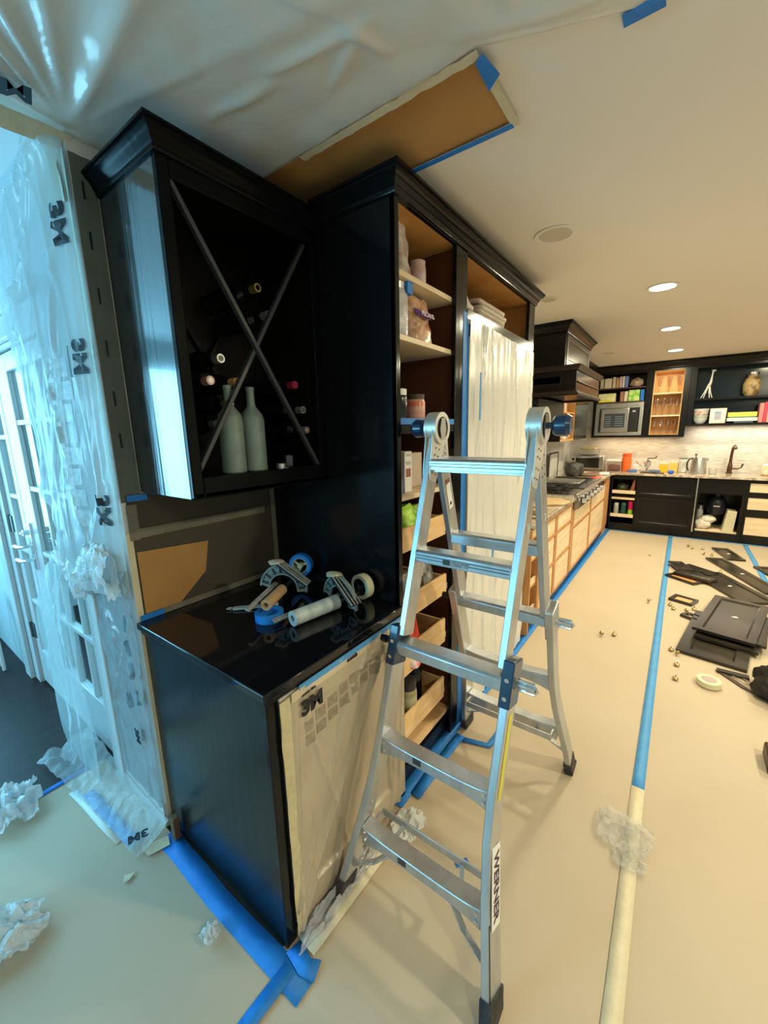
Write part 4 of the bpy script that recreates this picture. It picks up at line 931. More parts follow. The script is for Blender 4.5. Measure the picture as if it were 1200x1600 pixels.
def cfilm(x, y):
    d = math.hypot(x - FX, y - FY); a = math.degrees(math.atan2(y - FY, x - FX)); h = 0
    for ra, w, amp in rays:
        s_ = d * math.sin(math.radians(a - ra))
        if abs(a - ra) < 70: h += amp * min(1, d / 0.25) * math.exp(-d / 1.6) * math.exp(-(s_ / (w * (0.22 + 0.45 * d))) ** 2)
    for fx, fy, an, w, amp, ln in ((-0.95, 0.80, 12, .016, .012, .35), (-0.80, 0.62, 60, .018, .010, .25), (-0.70, 0.80, 75, .016, .010, .18), (-0.85, 0.95, -25, .018, .010, .2), (-0.62, 0.55, 80, .015, .009, .3), (-0.35, 0.6, 95, .015, .010, .45), (-0.25, 0.6, 88, .012, .007, .5), (-0.9, 0.45, 35, .018, .008, .4), (-0.55, 1.0, 20, .02, .006, .5), (-1.2, 0.80, 8, .02, .012, .3), (-1.15, 0.2, 50, .02, .008, .5)):
        c_, s2 = math.cos(math.radians(an)), math.sin(math.radians(an)); t_ = (x - fx) * c_ + (y - fy) * s2; q = -(x - fx) * s2 + (y - fy) * c_
        if 0 < t_ < ln: h += amp * math.sin(PI * t_ / ln) * math.exp(-(q / w) ** 2)
    h += 0.010 * abs(mnoise.noise(Vector((x * 3.1, y * 3.1, 4)))) + 0.004 * mnoise.noise(Vector((x * 11, y * 9, 1)))
    return h


def cf(u, v):
    x = -1.585 + 1.445 * u ** 1.5; top = 1.085 + 0.13 * max(0, (x + 0.486) / 0.33) if x > -0.486 else 1.088
    y = -1.6 + (top + 1.6) * (1 - (1 - v) ** 1.8)
    e = min(1, (1 - v) * 14, u * 26 + 0.05, (1 - u) * 14)
    return (x, y, CZ - 0.004 - (cfilm(x, y) + 0.012) * e)


m = MB(); m.grid(cf, 240, 230); obj('film', m, CFILM, T, ang=70)
m = MB(); m.grid(lambda u, v: (-1.610 + 0.055 * v, -1.6 + 2.19 * u, CZ - 0.050 + 0.028 * v - 0.006 * mnoise.noise(Vector((u * 22, v * 3, 1)))), 60, 3); obj('edge_tape', m, CTAPE, T, label='pale tape strip along the ceiling edge')
text('logo_print', '3M', 0.085, PRINT, T, plane_m((-1.43, 0.41, CZ - 0.05), (0.25, 1, 0), (-1, 0.25, 0)), bold=0.004)
T = thing('ceiling_paper', 'brown kraft paper patch taped to the ceiling above the pantry end', 'masking paper', (-0.75, 1.22, CZ - 0.01))
m = MB(); m.grid(lambda u, v: (-1.50 + 1.00 * u, 1.085 + 0.29 * v, CZ - 0.004 - 0.006 * abs(mnoise.noise(Vector((u * 9, v * 3, 5)))) * (4 * v * (1 - v))), 40, 12); obj('paper', m, KRAFTD, T)
m = MB(); m.grid(lambda u, v: (-1.10 + 0.615 * u, 1.070 + 0.028 * v + 0.004 * mnoise.noise(Vector((u * 9, 0, 1))), CZ - 0.019 - 0.004 * mnoise.noise(Vector((u * 20, v * 2, 3)))), 40, 2); obj('near_edge_tape', m, CTAPE, T, label='cream tape on the long near edge')
m = MB(); m.grid(lambda u, v: (-0.505 + 0.025 * u, 1.13 + 0.255 * v, CZ - 0.013), 2, 10); obj('end_tape', m, CTAPE, T, label='cream tape on the short end')
m = MB(); m.prism([(-0.50, 1.10), (-0.475, 1.085), (-0.462, 1.165), (-0.505, 1.20)], (0, 0, -0.001), (0, 0, CZ - 0.022)); obj('corner_tape', m, BTAPE, T, label='blue tape piece at the corner')
m = MB(); m.box(-1.0, -0.50, 1.366, 1.386, CZ - 0.014, CZ - 0.012); obj('far_edge_tape', m, BTAPE, T, label='thin blue tape on the long far edge')
m = MB(); m.box(-0.20, -0.12, 1.205, 1.24, CZ - 0.009, CZ - 0.007); solo('blue_tape', m, BTAPE, 'small blue tape tab on the ceiling at the top edge of the picture', 'tape')

# --- curtain over the doorway wall
CURT = film('curtain_film', (0.74, 0.83, 0.85), 0.78, 0.20, 0.5, 10, 0.25, (1, 1, 0.5))
WFILM = film('wall_film', (0.40, 0.44, 0.46), 0.80, 0.14, 0.2, 16, 0.5, (1, 1, 0.6))
LB = [(1.02, -1.98), (1.10, -2.05), (1.30, -2.05), (1.45, -2.10), (1.60, -2.11), (1.81, -2.14), (1.97, -2.21), (2.12, -2.25), (2.30, -2.20), (2.39, -1.97), (2.43, -1.78), (2.48, -1.60)]


def lerp_tab(tab, z):
    for (a, b), (c, d) in zip(tab[:-1], tab[1:]):
        if z <= c: return b + (d - b) * max(0, (z - a) / (c - a))
    return tab[-1][1]


CW = [(-1.70, 2.2, 5.5, .010, .014), (-1.62, 1.8, 40, .014, .012), (-1.78, 1.4, -9, .012, .012), (-1.90, 2.0, 3.5, .010, .014), (-1.95, 1.5, -14, .010, .013), (-1.72, 1.2, 2.2, .008, .014), (-1.65, 1.7, -12, .010, .010), (-2.02, 1.8, 9, .010, .012), (-1.85, 2.3, 1.4, .010, .012), (-1.75, 2.35, 1.0, .010, .010), (-2.0, 1.2, 3, .012, .012), (-2.08, 1.6, -30, .008, .008)]


def cu(u, v):
    z = 1.02 + 1.455 * v; xl = lerp_tab(LB, z); x = -1.572 + (xl + 1.572) * u
    y = 0.570 - 0.006 - 0.055 * (u ** 0.7) - 0.02 * math.sin(PI * u)
    for x0, z0, sl, a, w in CW: y -= 0.9 * a * math.exp(-(((x - x0) - (z - z0) / sl) / w) ** 2) * min(1, u * 6)
    y -= 0.013 * abs(mnoise.noise(Vector((x * 8, z * 3.2, 2)))) * min(1, u * 5) + 0.012 * abs(mnoise.noise(Vector((x * 20, z * 9, 6)))) * u ** 2.5
    x += 0.012 * mnoise.noise(Vector((z * 9, 3, u * 2))) * u
    return (x, min(y, 0.568), z)


T = thing('door_curtain_film', 'pale bluish plastic film hanging from the ceiling corner over the door wall', 'plastic film', (-1.8, 0.54, 1.02))
m = MB(); m.grid(cu, 110, 170); obj('film', m, CURT, T, ang=60)
m = MB(); m.grid(lambda u, v: (-1.575 - 0.17 * u * (1 - v * 0.75) - 0.02 * v, 0.552 - 0.008 * mnoise.noise(Vector((u * 4, v * 5, 1))), 2.30 + 0.19 * v + 0.05 * u * (1 - v)), 8, 8); obj('top_tape', m, mat('pale_green_tape', (0.50, 0.56, 0.44), 0.6, bump=0.3), T, label='pale tape gathering the film at the ceiling corner')
m = MB(); m.grid(lambda u, v: (-1.585 + 0.022 * u, 0.562 - 0.001 * u, 1.38 + 1.06 * v), 1, 12); obj('edge_tape', m, mat('pale_green_tape', (0.50, 0.56, 0.44), 0.6, bump=0.3), T)


def on_curtain(x, z, off=0.0015):
    """y of the curtain film surface at x, z"""
    xl = lerp_tab(LB, z); return cu(min(1, max(0, (x + 1.572) / (xl + 1.572))), (z - 1.02) / 1.455)[1] - off


def drape(o, fn):
    for v in o.data.vertices: w = WORG[o.name]; v.co.y = fn(v.co.x + w.x, v.co.z + w.z) - w.y


for z, sz in ((2.25, 0.085), (1.86, 0.080), (1.345, 0.080)):
    drape(text('logo_print', '3M', sz, PRINT, T, plane_m((-1.628, 0.5, z), (0, 0, -1), (1, 0.02, 0)), bold=0.0045, sx=1.1), lambda x, z_: on_curtain(x, z_, 0.004))
m = MB()
for a, b, c_, d in ((-1.690, -1.684, 1.80, 1.90), (-1.690, -1.672, 1.895, 1.90), (-1.690, -1.672, 1.80, 1.805)): m.grid(lambda u, v: (a + (b - a) * u, on_curtain(a + (b - a) * u, c_ + (d - c_) * v, 0.004), c_ + (d - c_) * v), 2, 8)
obj('print_frame', m, PRINT, T)
for k in range(8):
    z = 1.28 + 0.075 * k; w = 0.11
    m = MB(); m.grid(lambda u, v, z=z, k=k: (-1.70 - w * u - 0.01 * (k % 3), on_curtain(-1.70 - w * u - 0.01 * (k % 3), z + 0.060 * v, 0.001), z + 0.060 * v), 12, 8)
    obj('print_block', m, mat('pale_blue_grey_print', (0.36, 0.47, 0.48), 0.35, c2=(0.50, 0.60, 0.62), nscale=50), T)

# gathered film lump and the grey film taped to the wall end below it
def wf(u, v):
    z = 0.10 + 1.02 * v; x = -1.572 - 0.46 * u
    y = 0.560
    for x0, z0, sl, a, w in ((-1.75, 0.85, -1.4, .008, .010), (-1.68, 0.70, -1.2, .008, .008), (-1.85, 0.95, -0.9, .008, .010), (-1.70, 0.45, -1.6, .007, .012), (-1.62, 0.88, 1.5, .008, .010), (-1.9, 0.4, 3, .006, .012), (-1.60, 0.6, -30, .005, .008), (-1.66, 0.3, 14, .005, .008), (-1.74, 0.6, -6, .005, .008)):
        y -= a * math.exp(-(((x - x0) - (z - z0) / sl) / w) ** 2)
    y -= 0.012 * abs(mnoise.noise(Vector((x * 10, z * 6, 12)))) + 0.035 * max(0, v - 0.82) / 0.18 * abs(mnoise.noise(Vector((x * 14, z * 16, 2))))
    return (x, y, z)


T = thing('wall_end_film', 'shiny grey film with print taped over the wall end beside the buffet', 'plastic film', (-1.8, 0.55, 0.10))
m = MB(); m.grid(wf, 60, 90); obj('film', m, WFILM, T, ang=60)
text('logo_print', '3M', 0.05, PRINT, T, plane_m((-1.645, 0.536, 0.42), (0.1, 0, -1), (1, 0, 0.1)), bold=0.003)
for k, (x, z) in enumerate(((-1.66, 0.86), (-1.66, 0.76), (-1.655, 0.665), (-1.74, 0.50), (-1.64, 0.55))):
    m = MB(); m.grid(lambda u, v, x=x, z=z: (x + 0.035 * u - 0.006 * v, wf(-(x + 0.035 * u - 0.006 * v + 1.572) / 0.46, (z + 0.065 * v + 0.012 * u - 0.10) / 1.02)[1] - 0.001, z + 0.065 * v + 0.012 * u), 6, 8); obj('print_block', m, mat('dark_blue_grey_print', (0.09, 0.13, 0.15), 0.35, c2=(0.16, 0.22, 0.25), nscale=60), T)


def gath(u, v):
    x = -1.60 - 0.50 * u; z0 = 1.12 - 0.02 * u + 0.05 * math.sin(u * 7); a = v * 2 * PI
    r = 0.040 * (1 + 1.0 * abs(mnoise.noise(Vector((u * 9, math.cos(a) * 2, math.sin(a) * 2)))) + 0.8 * abs(mnoise.noise(Vector((u * 24, math.cos(a) * 3, math.sin(a) * 4 + 7)))))
    return (x, 0.520 + 0.5 * r * math.cos(a), z0 - 0.02 + r * 1.3 * math.sin(a))


m = MB(); m.grid(gath, 60, 26); solo('gathered_film', m, MILK, 'bunched ridge of film tied at counter height on the door wall', 'plastic film', ang=60)


# lower hanging film in front of the door foot
def lf(u, v):
    z = 0.04 + 1.04 * v; xl = -2.42 - 0.10 * math.sin(PI * v) + 0.34 * max(0, v - 0.75) / 0.25 * 0.6; x = -2.0 + (xl + 2.0) * u
    y = 0.50 - 0.02 * math.sin(PI * v) - 0.02 * (1 - v) * 3 * max(0, 0.3 - v)
    for x0, z0, sl, a, w in ((-2.2, 0.9, -2.0, .012, .014), (-2.12, 0.6, 12, .010, .012), (-2.3, 0.5, -9, .010, .014), (-2.25, 0.3, 4, .010, .014), (-2.1, 0.95, 1.2, .010, .012)):
        y -= a * math.exp(-(((x - x0) - (z - z0) / sl) / w) ** 2)
    y -= 0.02 * abs(mnoise.noise(Vector((x * 7, z * 4, 22))))
    return (x, y, z)


m = MB(); m.grid(lf, 50, 80); solo('door_foot_film', m, film('pale_door_film', (0.72, 0.82, 0.84), 0.6, 0.16, 0.5, 20, 0.3), 'thin pale blue film hanging over the lower part of the glazed door', 'plastic film', ang=60)


def tf(u, v):
    # foot of the curtain spread over the floor
    x = -1.53 - 0.90 * u; b = 0.50 - 0.02 * u + 0.04 * u * u; w = 0.075 + 0.10 * u * u
    y = b + 0.058 - (w + 0.058) * (1 - v)
    z = 0.012 + 0.05 * v * v + 0.030 * abs(mnoise.noise(Vector((x * 13, y * 15, 2)))) * (0.4 + u) + 0.05 * u * u * abs(mnoise.noise(Vector((x * 7, y * 9, 8))))
    return (x, y, z)


T = thing('curtain_foot_film', 'clear film foot spread on the floor between buffet corner and dark floor', 'plastic film', (-1.9, 0.43, 0.0105))
m = MB(); m.grid(tf, 70, 18); obj('film', m, film('floor_film', (0.72, 0.80, 0.82), 0.42, 0.14, 0.3, 26, 0.6), T, ang=60)
m = MB(); m.grid(lambda u, v: (-1.60 - 0.42 * u, 0.43 - 0.02 * u + 0.045 * v, 0.0115 + 0.0 * v), 12, 1); obj('blue_under_tape', m, BTAPEL, T, solid=0.0006, label='blue tape seen through the film')
text('logo_print', '3M', 0.055, PRINT, T, plane_m((-1.575, 0.46, 0.055), (-0.35, -1, 0), (1, -0.35, 0.1)), bold=0.003)
m = MB(); m.prism([(-1.56, 0.455), (-1.50, 0.46), (-1.475, 0.53), (-1.52, 0.545)], (0, 0, 0.0006), (0, 0, 0.0125)); obj('corner_tape', m, CTAPE, T, label='pale tape patch at the wall corner foot')
m = MB(); m.box(-1.50, -1.47, 0.550, 0.574, 0.0105, 0.11); solo('torn_card', m, mat('brown_card', (0.13, 0.07, 0.03), 0.7, bump=0.2), 'small torn brown card standing at the foot of the buffet back corner', 'card', bevel=0.003)

# ================================================================== MASKING TOOLS ON THE BUFFET
def masker(label, loc, rz, tube_m, tube_len, tube_r, core, roll_m, armflip, blade_m, roff):
    """hand masking dispenser: paper tube on a spindle, latticed arm, ribbed handle, toothed blade, tape roll"""
    t = thing('masking_dispenser', label, 'dispenser', loc, rz, 'masking dispensers on the buffet', local=True)
    r = tube_r
    mm = MB(); mm.ring((0, 0, r + 0.002), (0, tube_len, r + 0.002), r, r * 0.45, 22); p = obj('paper_tube', mm, tube_m, t)
    mm = MB(); mm.cyl((0, 0.02, r + 0.002), (0, tube_len + roff + 0.03, r + 0.002), r * 0.42, seg=14); obj('spindle', mm, BLKPL, t)
    # latticed arc arm
    y0 = tube_len + 0.01; rc = (0, r + 0.002)
    arm = MB(); RO, RI = 0.100, 0.058
    N_ = 16; a0, a1 = math.radians(-8), math.radians(175)
    for ra, rb in ((RO, RO - 0.007), (RI + 0.006, RI)):
        poly = [(rc[0] + ra * math.cos(a0 + (a1 - a0) * k / N_), rc[1] + ra * math.sin(a0 + (a1 - a0) * k / N_)) for k in range(N_ + 1)] + [(rc[0] + rb * math.cos(a0 + (a1 - a0) * k / N_), rc[1] + rb * math.sin(a0 + (a1 - a0) * k / N_)) for k in range(N_, -1, -1)]
        poly = [(a, max(b, 0.001)) for a, b in poly]
        arm.prism(poly, (0, 0.012, 0), (0, y0, 0), (1, 0, 0), (0, 0, 1))
    for k in range(N_):
        aa = a0 + (a1 - a0) * (k + 0.5) / N_; ab = aa + (0.12 if k % 2 else -0.12)
        pa = Vector((RO * math.cos(aa), y0 + 0.006, rc[1] + RO * math.sin(aa))); pb = Vector((RI * math.cos(ab), y0 + 0.006, rc[1] + RI * math.sin(ab)))
        if pa.z > 0.004 and pb.z > 0.004: arm.beam(pa, pb, 0.010, 0.004, (0, 1, 0))
    obj('lattice_arm', arm, mat('grey_green_plastic', (0.15, 0.19, 0.18), 0.4, c2=(0.26, 0.29, 0.26), nscale=30, bump=0.2), t, ang=25)
    # solid web behind lattice
    mm = MB(); poly = [((RO - .004) * math.cos(a0 + (a1 - a0) * k / N_), max(0.001, rc[1] + (RO - .004) * math.sin(a0 + (a1 - a0) * k / N_))) for k in range(N_ + 1)] + [((RI + .004) * math.cos(a0 + (a1 - a0) * k / N_), max(0.001, rc[1] + (RI + .004) * math.sin(a0 + (a1 - a0) * k / N_))) for k in range(N_, -1, -1)]
    mm.prism(poly, (0, 0.003, 0), (0, y0 + 0.009, 0), (1, 0, 0), (0, 0, 1)); obj('arm_web', mm, mat('dark_grey_plastic', (0.045, 0.055, 0.055), 0.4), t)
    # ribbed handle running back over the arm
    hx = 0.045 * armflip
    ha = Vector((-0.012, y0 + 0.0, 0.132)); hb = Vector((0.108, y0 - 0.004, 0.046)); hu = Vector((0.58, 0, 0.81))
    h = MB(); h.beam(ha, hb, 0.052, 0.010, hu); hd = obj('handle', h, BLKPL, t, bevel=0.003)
    for q in (-0.021, -0.007, 0.007, 0.021):
        mm = MB(); o_ = Vector((0, q, 0)) + hu * 0.0062; mm.beam(ha + o_, hb + o_, 0.004, 0.004, hu); obj('grip_rib', mm, flat('pale_grey_rib', (0.30, 0.31, 0.29), 0.4), hd)
    mm = MB(); mm.blob((-0.022, y0 + 0.0, 0.134), 0.030, 0.026, 0.009, 0.4, 2, 2, 3); obj('tape_end', mm, mat('dried_cream_tape', (0.50, 0.46, 0.33), 0.6, bump=0.4), t)
    # toothed blade beside the tube
    bx = -0.052 * armflip if armflip < 0 else -0.052
    bl = MB(); n = 40; L_ = tube_len + 0.10; vs = []
    poly = [(0, 0.016)] + [(0, 0)] + [(L_ * k / n, -0.0025 if k % 2 else 0.0) for k in range(1, n)] + [(L_, 0.0), (L_, 0.016)]
    bl.prism(poly, (0.0035, 0, 0.002), (bx, -0.05, 0.02), (0, 1, 0), (0.5, 0, 0.8)); bl.beam((bx + 0.006, -0.05, 0.024), (bx + 0.006, L_ - 0.05, 0.03), 0.018, 0.005, (0.4, 0, 1))
    obj('toothed_blade', bl, blade_m, t, ang=25)
    # tape roll at the far end, standing on edge
    ye = tube_len + roff; rr = 0.052
    mm = MB(); mm.ring((0, ye, rr + 0.001), (0, ye + 0.034, rr + 0.001), rr, 0.036, 36); rl = obj('tape_roll', mm, roll_m, t, bevel=0.001)
    mm = MB(); mm.ring((0, ye - 0.001, rr + 0.001), (0, ye + 0.035, rr + 0.001), 0.036, 0.033, 28)
    for k in range(3):
        a = 2 * PI * k / 3 + 0.4; mm.beam((0.010 * math.cos(a), ye + 0.008, rr + 0.010 * math.sin(a)), (0.034 * math.cos(a), ye + 0.008, rr + 0.034 * math.sin(a)), 0.008, 0.006, (0, 1, 0))
    mm.cyl((0, ye - 0.003, rr), (0, ye + 0.03, rr), 0.012, seg=14); obj('roll_hub', mm, core, rl)
    return t


GREYW = mat('weathered_grey_tube', (0.40, 0.41, 0.40), 0.5, c2=(0.14, 0.15, 0.15), nscale=12, bump=0.1)
masker('masking dispenser with tan tube and blue tape roll, left on the buffet', (-1.165, 0.845, 0.962), math.radians(27), mat('tan_card_tube', (0.50, 0.30, 0.15), 0.6), 0.15, 0.021, flat('pale_hub', (0.55, 0.50, 0.30), 0.5), BTAPE, 1, mat('pale_blade', (0.50, 0.48, 0.42), 0.4, c2=(0.30, 0.30, 0.28), nscale=40), 0.20)
masker('masking dispenser with grey film tube and cream tape roll, right on the buffet', (-1.055, 0.872, 0.9205), math.radians(-9), mat('grey_film_tube', (0.36, 0.42, 0.42), 0.35, c2=(0.55, 0.60, 0.58), nscale=8, stretch=(1, 4, 1)), 0.20, 0.028, BLKPL, mat('cream_tape_roll', (0.62, 0.60, 0.40), 0.5), 1, GREYW, 0.12)
m = MB(); m.ring((-1.175, 0.865, 0.9205), (-1.175, 0.865, 0.952), 0.052, 0.036, 40); o = solo('tape_roll', m, BTAPE, 'blue tape roll lying flat under the left dispenser on the buffet', 'tape roll', bevel=0.001)
m = MB(); m.beam((-1.36, 0.835, 0.926), (-1.235, 0.955, 0.93), 0.022, 0.008, (0, 0, 1)); o = solo('cutter_strip', m, mat('pale_blade', (0.50, 0.48, 0.42), 0.4), 'loose pale toothed cutter strip at the left of the dispensers', 'blade', bevel=0.001)
m = MB(); m.prism([(0, 0), (0.02, 0.010), (0.004, 0.012), (0.018, 0.024), (-0.004, 0.018)], (0, 0, 0.003), (-1.378, 0.815, 0.925)); solo('forked_strip', m, mat('pale_blade', (0.50, 0.48, 0.42), 0.4), 'forked tip piece at the end of the loose cutter strip', 'blade')

# ================================================================== LEFT RUN: DRAWER BASE CABINETS, WORKTOP, COOKTOP
GRAN = mat('tan_granite', (0.30, 0.22, 0.15), 0.12, c2=(0.62, 0.52, 0.42), nscale=22, detail=8, coat=0.3)
BX = -0.82


def drawer_column(label, y0, y1, rows, stile_w=0.04, group='drawer base cabinets by the cooktop', zt=0.862):
    """carcass with stiles and rails, pale plywood drawer boxes showing where the fronts are off"""
    t = thing('drawer_cabinet', label, 'cabinet', (-1.2, (y0 + y1) / 2, 0), group=group)
    mm = MB(); mm.box(-1.55, BX - 0.03, y0, y0 + 0.012, 0.08, zt); mm.box(-1.55, BX - 0.03, y1 - 0.012, y1, 0.08, zt); mm.box(-1.55, -1.54, y0, y1, 0.08, zt); mm.box(-1.55, BX - 0.03, y0, y1, 0.08, 0.10); obj('carcass', mm, MAPLE, t)
    mm = MB(); mm.box(BX - 0.03, BX - 0.01, y0 + 0.002, y1 - 0.002, 0.0, 0.095); obj('toe_board', mm, BLACKFAR, t)
    mm = MB(); mm.box(BX - 0.03, BX, y0, y0 + stile_w, 0.095, zt); obj('stile', mm, STILE, t, bevel=0.001)
    mm = MB(); mm.box(BX - 0.03, BX, y1 - 0.03, y1, 0.095, zt); obj('stile', mm, STILE, t, bevel=0.001)
    zs = sorted(set([rows[0][1]] + [a for a, b in rows]))
    for a in [r_[0] for r_ in rows]:
        mm = MB(); mm.box(BX - 0.03, BX - 0.001, y0 + stile_w, y1 - 0.03, a - 0.028, a - 0.002); obj('rail', mm, STILE, t, bevel=0.001)
    mm = MB(); mm.box(BX - 0.03, BX - 0.001, y0 + stile_w, y1 - 0.03, rows[0][1] + 0.004, max(zt, rows[0][1] + 0.008)); obj('rail', mm, STILE, t)
    for a, b in rows:
        mm = MB(); ya, yb = y0 + stile_w + 0.006, y1 - 0.036; xf = BX - 0.006
        mm.box(xf - 0.014, xf, ya, yb, a, b); d = obj('drawer', mm, PLY, t, bevel=0.0015)
        mm = MB(); mm.box(xf - 0.5, xf - 0.014, ya, ya + 0.012, a, b - 0.01); mm.box(xf - 0.5, xf - 0.014, yb - 0.012, yb, a, b - 0.01); mm.box(xf - 0.5, xf - 0.014, ya + 0.012, yb - 0.012, a, a + 0.01); obj('drawer_sides', mm, PLY, d)
        mm = MB()
        for q in (0.3, 0.7): mm.cyl((xf, ya + (yb - ya) * q, a + (b - a) * 0.5), (xf + 0.0008, ya + (yb - ya) * q, a + (b - a) * 0.5), 0.006, seg=10)
        obj('screw_hole', mm, flat('screw_hole_dark', (0.25, 0.17, 0.09), 0.6), d)
    return t


# narrow open pull-out next to the fridge
t = thing('narrow_pull_out', 'narrow open pull-out cabinet with amber shelves right of the refrigerator', 'cabinet', (-1.2, 3.1, 0))
m = MB(); m.box(-1.55, BX, 2.96, 2.985, 0.0, 0.86); m.box(-1.55, BX, 3.19, 3.215, 0.0, 0.86); obj('side_panel', m, STILE, t, bevel=0.001)
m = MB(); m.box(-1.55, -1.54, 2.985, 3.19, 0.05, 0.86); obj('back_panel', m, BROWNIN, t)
for z in (0.12, 0.36, 0.58, 0.76):
    m = MB(); m.box(-1.5, BX - 0.02, 2.99, 3.185, z, z + 0.018); sh = obj('shelf', m, OAKIN, t); m = MB(); m.box(BX - 0.03, BX - 0.018, 2.99, 3.185, z + 0.018, z + 0.07); obj('shelf_lip', m, PLY, sh)
drawer_column('plywood drawer cabinet just behind the right ladder leg, three drawers', 3.22, 3.72, [(0.68, 0.815), (0.41, 0.64), (0.11, 0.37)])
drawer_column('plywood drawer cabinet left of the orange stile beside the cooktop, three drawers', 3.725, 4.37, [(0.68, 0.815), (0.41, 0.64), (0.11, 0.37)])
drawer_column('plywood drawer cabinet under the near half of the cooktop, two tall drawers', 4.375, 5.44, [(0.58, 0.735), (0.11, 0.53)], 0.10, zt=0.772)
drawer_column('plywood drawer cabinet under the far half of the cooktop, two tall drawers', 5.445, 6.62, [(0.58, 0.765), (0.11, 0.53)], 0.05, zt=0.772)
m = MB(); m.box(BX - 0.03, BX, 6.625, 6.99, 0.095, 0.862); m.box(BX - 0.03, BX - 0.01, 6.625, 6.99, 0, 0.095); solo('corner_filler', m, STILE, 'bare orange wooden corner filler between drawer run and sink run', 'cabinet filler')

T = thing('granite_worktop', 'speckled tan granite worktop running along both kitchen walls', 'worktop', (-1.0, 6.0, 0.864))
m = MB(); m.box(-1.556, BX + 0.025, 2.96, 4.375, 0.866, 0.90); obj('near_slab', m, GRAN, T, bevel=0.004)
m = MB(); m.box(-1.556, -1.36, 4.375, 5.95, 0.866, 0.90); obj('rear_strip', m, GRAN, T)
m = MB(); m.prism([(-1.556, 5.95), (BX + 0.025, 5.95), (BX + 0.025, 6.90), (-0.74, 7.02), (3.2, 7.02), (3.2, 7.66), (-1.556, 7.66)], (0, 0, 0.034), (0, 0, 0.866)); obj('corner_slab', m, GRAN, T, bevel=0.004)

T = thing('cooktop', 'stainless gas cooktop with black grates and a row of steel knobs', 'cooktop', (-1.08, 5.1, 0.86))
m = MB(); m.box(-1.355, BX, 4.38, 5.94, 0.875, 0.912); obj('tray', m, STEEL, T, bevel=0.004)
m = MB(); m.prism([(BX + 0.001, 0.775), (BX + 0.045, 0.775), (BX + 0.055, 0.80), (BX + 0.045, 0.90), (BX + 0.02, 0.925), (BX + 0.001, 0.925)], (0, 1.55, 0), (0, 4.385, 0), (1, 0, 0), (0, 0, 1)); obj('control_panel', m, flat('dark_steel_panel', (0.30, 0.28, 0.25), 0.3, 0.9), T, bevel=0.003)
for k in range(6):
    y = 4.52 + 0.225 * k
    m = MB(); m.cyl((BX + 0.05, y, 0.85), (BX + 0.058, y, 0.85), 0.034, seg=18); kn = obj('knob', m, BLKPL, T)
    m = MB(); m.cyl((BX + 0.058, y, 0.85), (BX + 0.095, y, 0.85), 0.026, 0.022, 18); m.box(BX + 0.094, BX + 0.10, y - 0.004, y + 0.004, 0.832, 0.868); obj('knob_cap', m, ALUBRIGHT, kn)
for k in range(3):
    y = 4.44 + 0.49 * k; g = MB()
    for q in range(4): g.box(-1.33, BX - 0.06, y + 0.13 * q, y + 0.13 * q + 0.016, 0.925, 0.942)
    for q in range(4): g.box(-1.33 + 0.145 * q, -1.315 + 0.145 * q, y - 0.02, y + 0.42, 0.913, 0.935)
    obj('grate', g, RUBBER, T)
    for q in (-1.2, -1.0):
        g = MB(); g.cyl((q, y + 0.2, 0.912), (q, y + 0.2, 0.925), 0.045, 0.035, 18); obj('burner', g, BLKPL, T)
m = MB(); m.box(-1.32, -0.90, 5.05, 5.40, 0.943, 0.965); o = solo('griddle', m, STEEL, 'steel griddle tray lying on the middle cooktop grate', 'griddle', bevel=0.006)
m = MB(); m.box(-1.24, -0.98, 5.10, 5.35, 0.965, 0.968); obj('inner_plate', m, flat('worn_grey_plate', (0.28, 0.27, 0.25), 0.35, 0.6), o)
m = MB(); m.lathe([(0.05, 0), (0.10, 0.008), (0.105, 0.045), (0.098, 0.045), (0.092, 0.012), (0.001, 0.01)], (-1.03, 4.52, 0.943), 24); m.beam((-0.93, 4.50, 0.978), (-0.74, 4.42, 0.985), 0.022, 0.010); solo('frying_pan', m, BLKPL, 'black frying pan on the nearest cooktop burner', 'pan')

# things on the worktop left run
WOODM = mat('olive_wood_board', (0.42, 0.26, 0.12), 0.45, c2=(0.62, 0.44, 0.25), nscale=5, stretch=(1, 8, 6))
for k, (y, w, lab) in enumerate(((3.30, 0.30, 'lowest wooden board in the stack behind the right ladder rail'), (3.34, 0.28, 'second wooden board in the stack behind the right ladder rail'), (3.31, 0.26, 'third wooden board in the stack behind the right ladder rail'), (3.35, 0.25, 'topmost wooden board in the stack behind the right ladder rail'))):
    m = MB(); m.box(-1.10 + 0.02 * k, -0.84 - 0.015 * k, y - w / 2, y + w / 2, 0.902 + 0.024 * k, 0.921 + 0.024 * k); solo('wooden_board', m, WOODM, lab, 'cutting board', 'wooden boards stacked on the granite', bevel=0.004)
m = MB(); m.prism([(0, 0), (0.20, -0.06), (0.33, 0.02), (0.36, 0.18), (0.25, 0.30), (0.06, 0.26)], (0, 0, 0.022), (-1.13, 3.80, 0.902)); solo('wooden_board', m, WOODM, 'irregular live edge board on the granite before the cooktop', 'cutting board', bevel=0.005)
T = thing('wooden_whisk', 'pale wooden twig basket tangle on the granite beside the boards', 'basket', (-1.25, 3.45, 0.901))
m = MB()
for k in range(9):
    a = k * 0.7; m.tube([(-1.25 + 0.10 * math.cos(a + t_ * 0.35), 3.45 + 0.13 * math.sin(a + t_ * 0.35), 0.908 + 0.013 * t_) for t_ in range(9)], 0.006, 6)
obj('twigs', m, PLY, T)
T = thing('spoon_crock', 'white jar holding a black ladle beside the cooktop', 'crock', (-1.43, 5.0, 0.901))
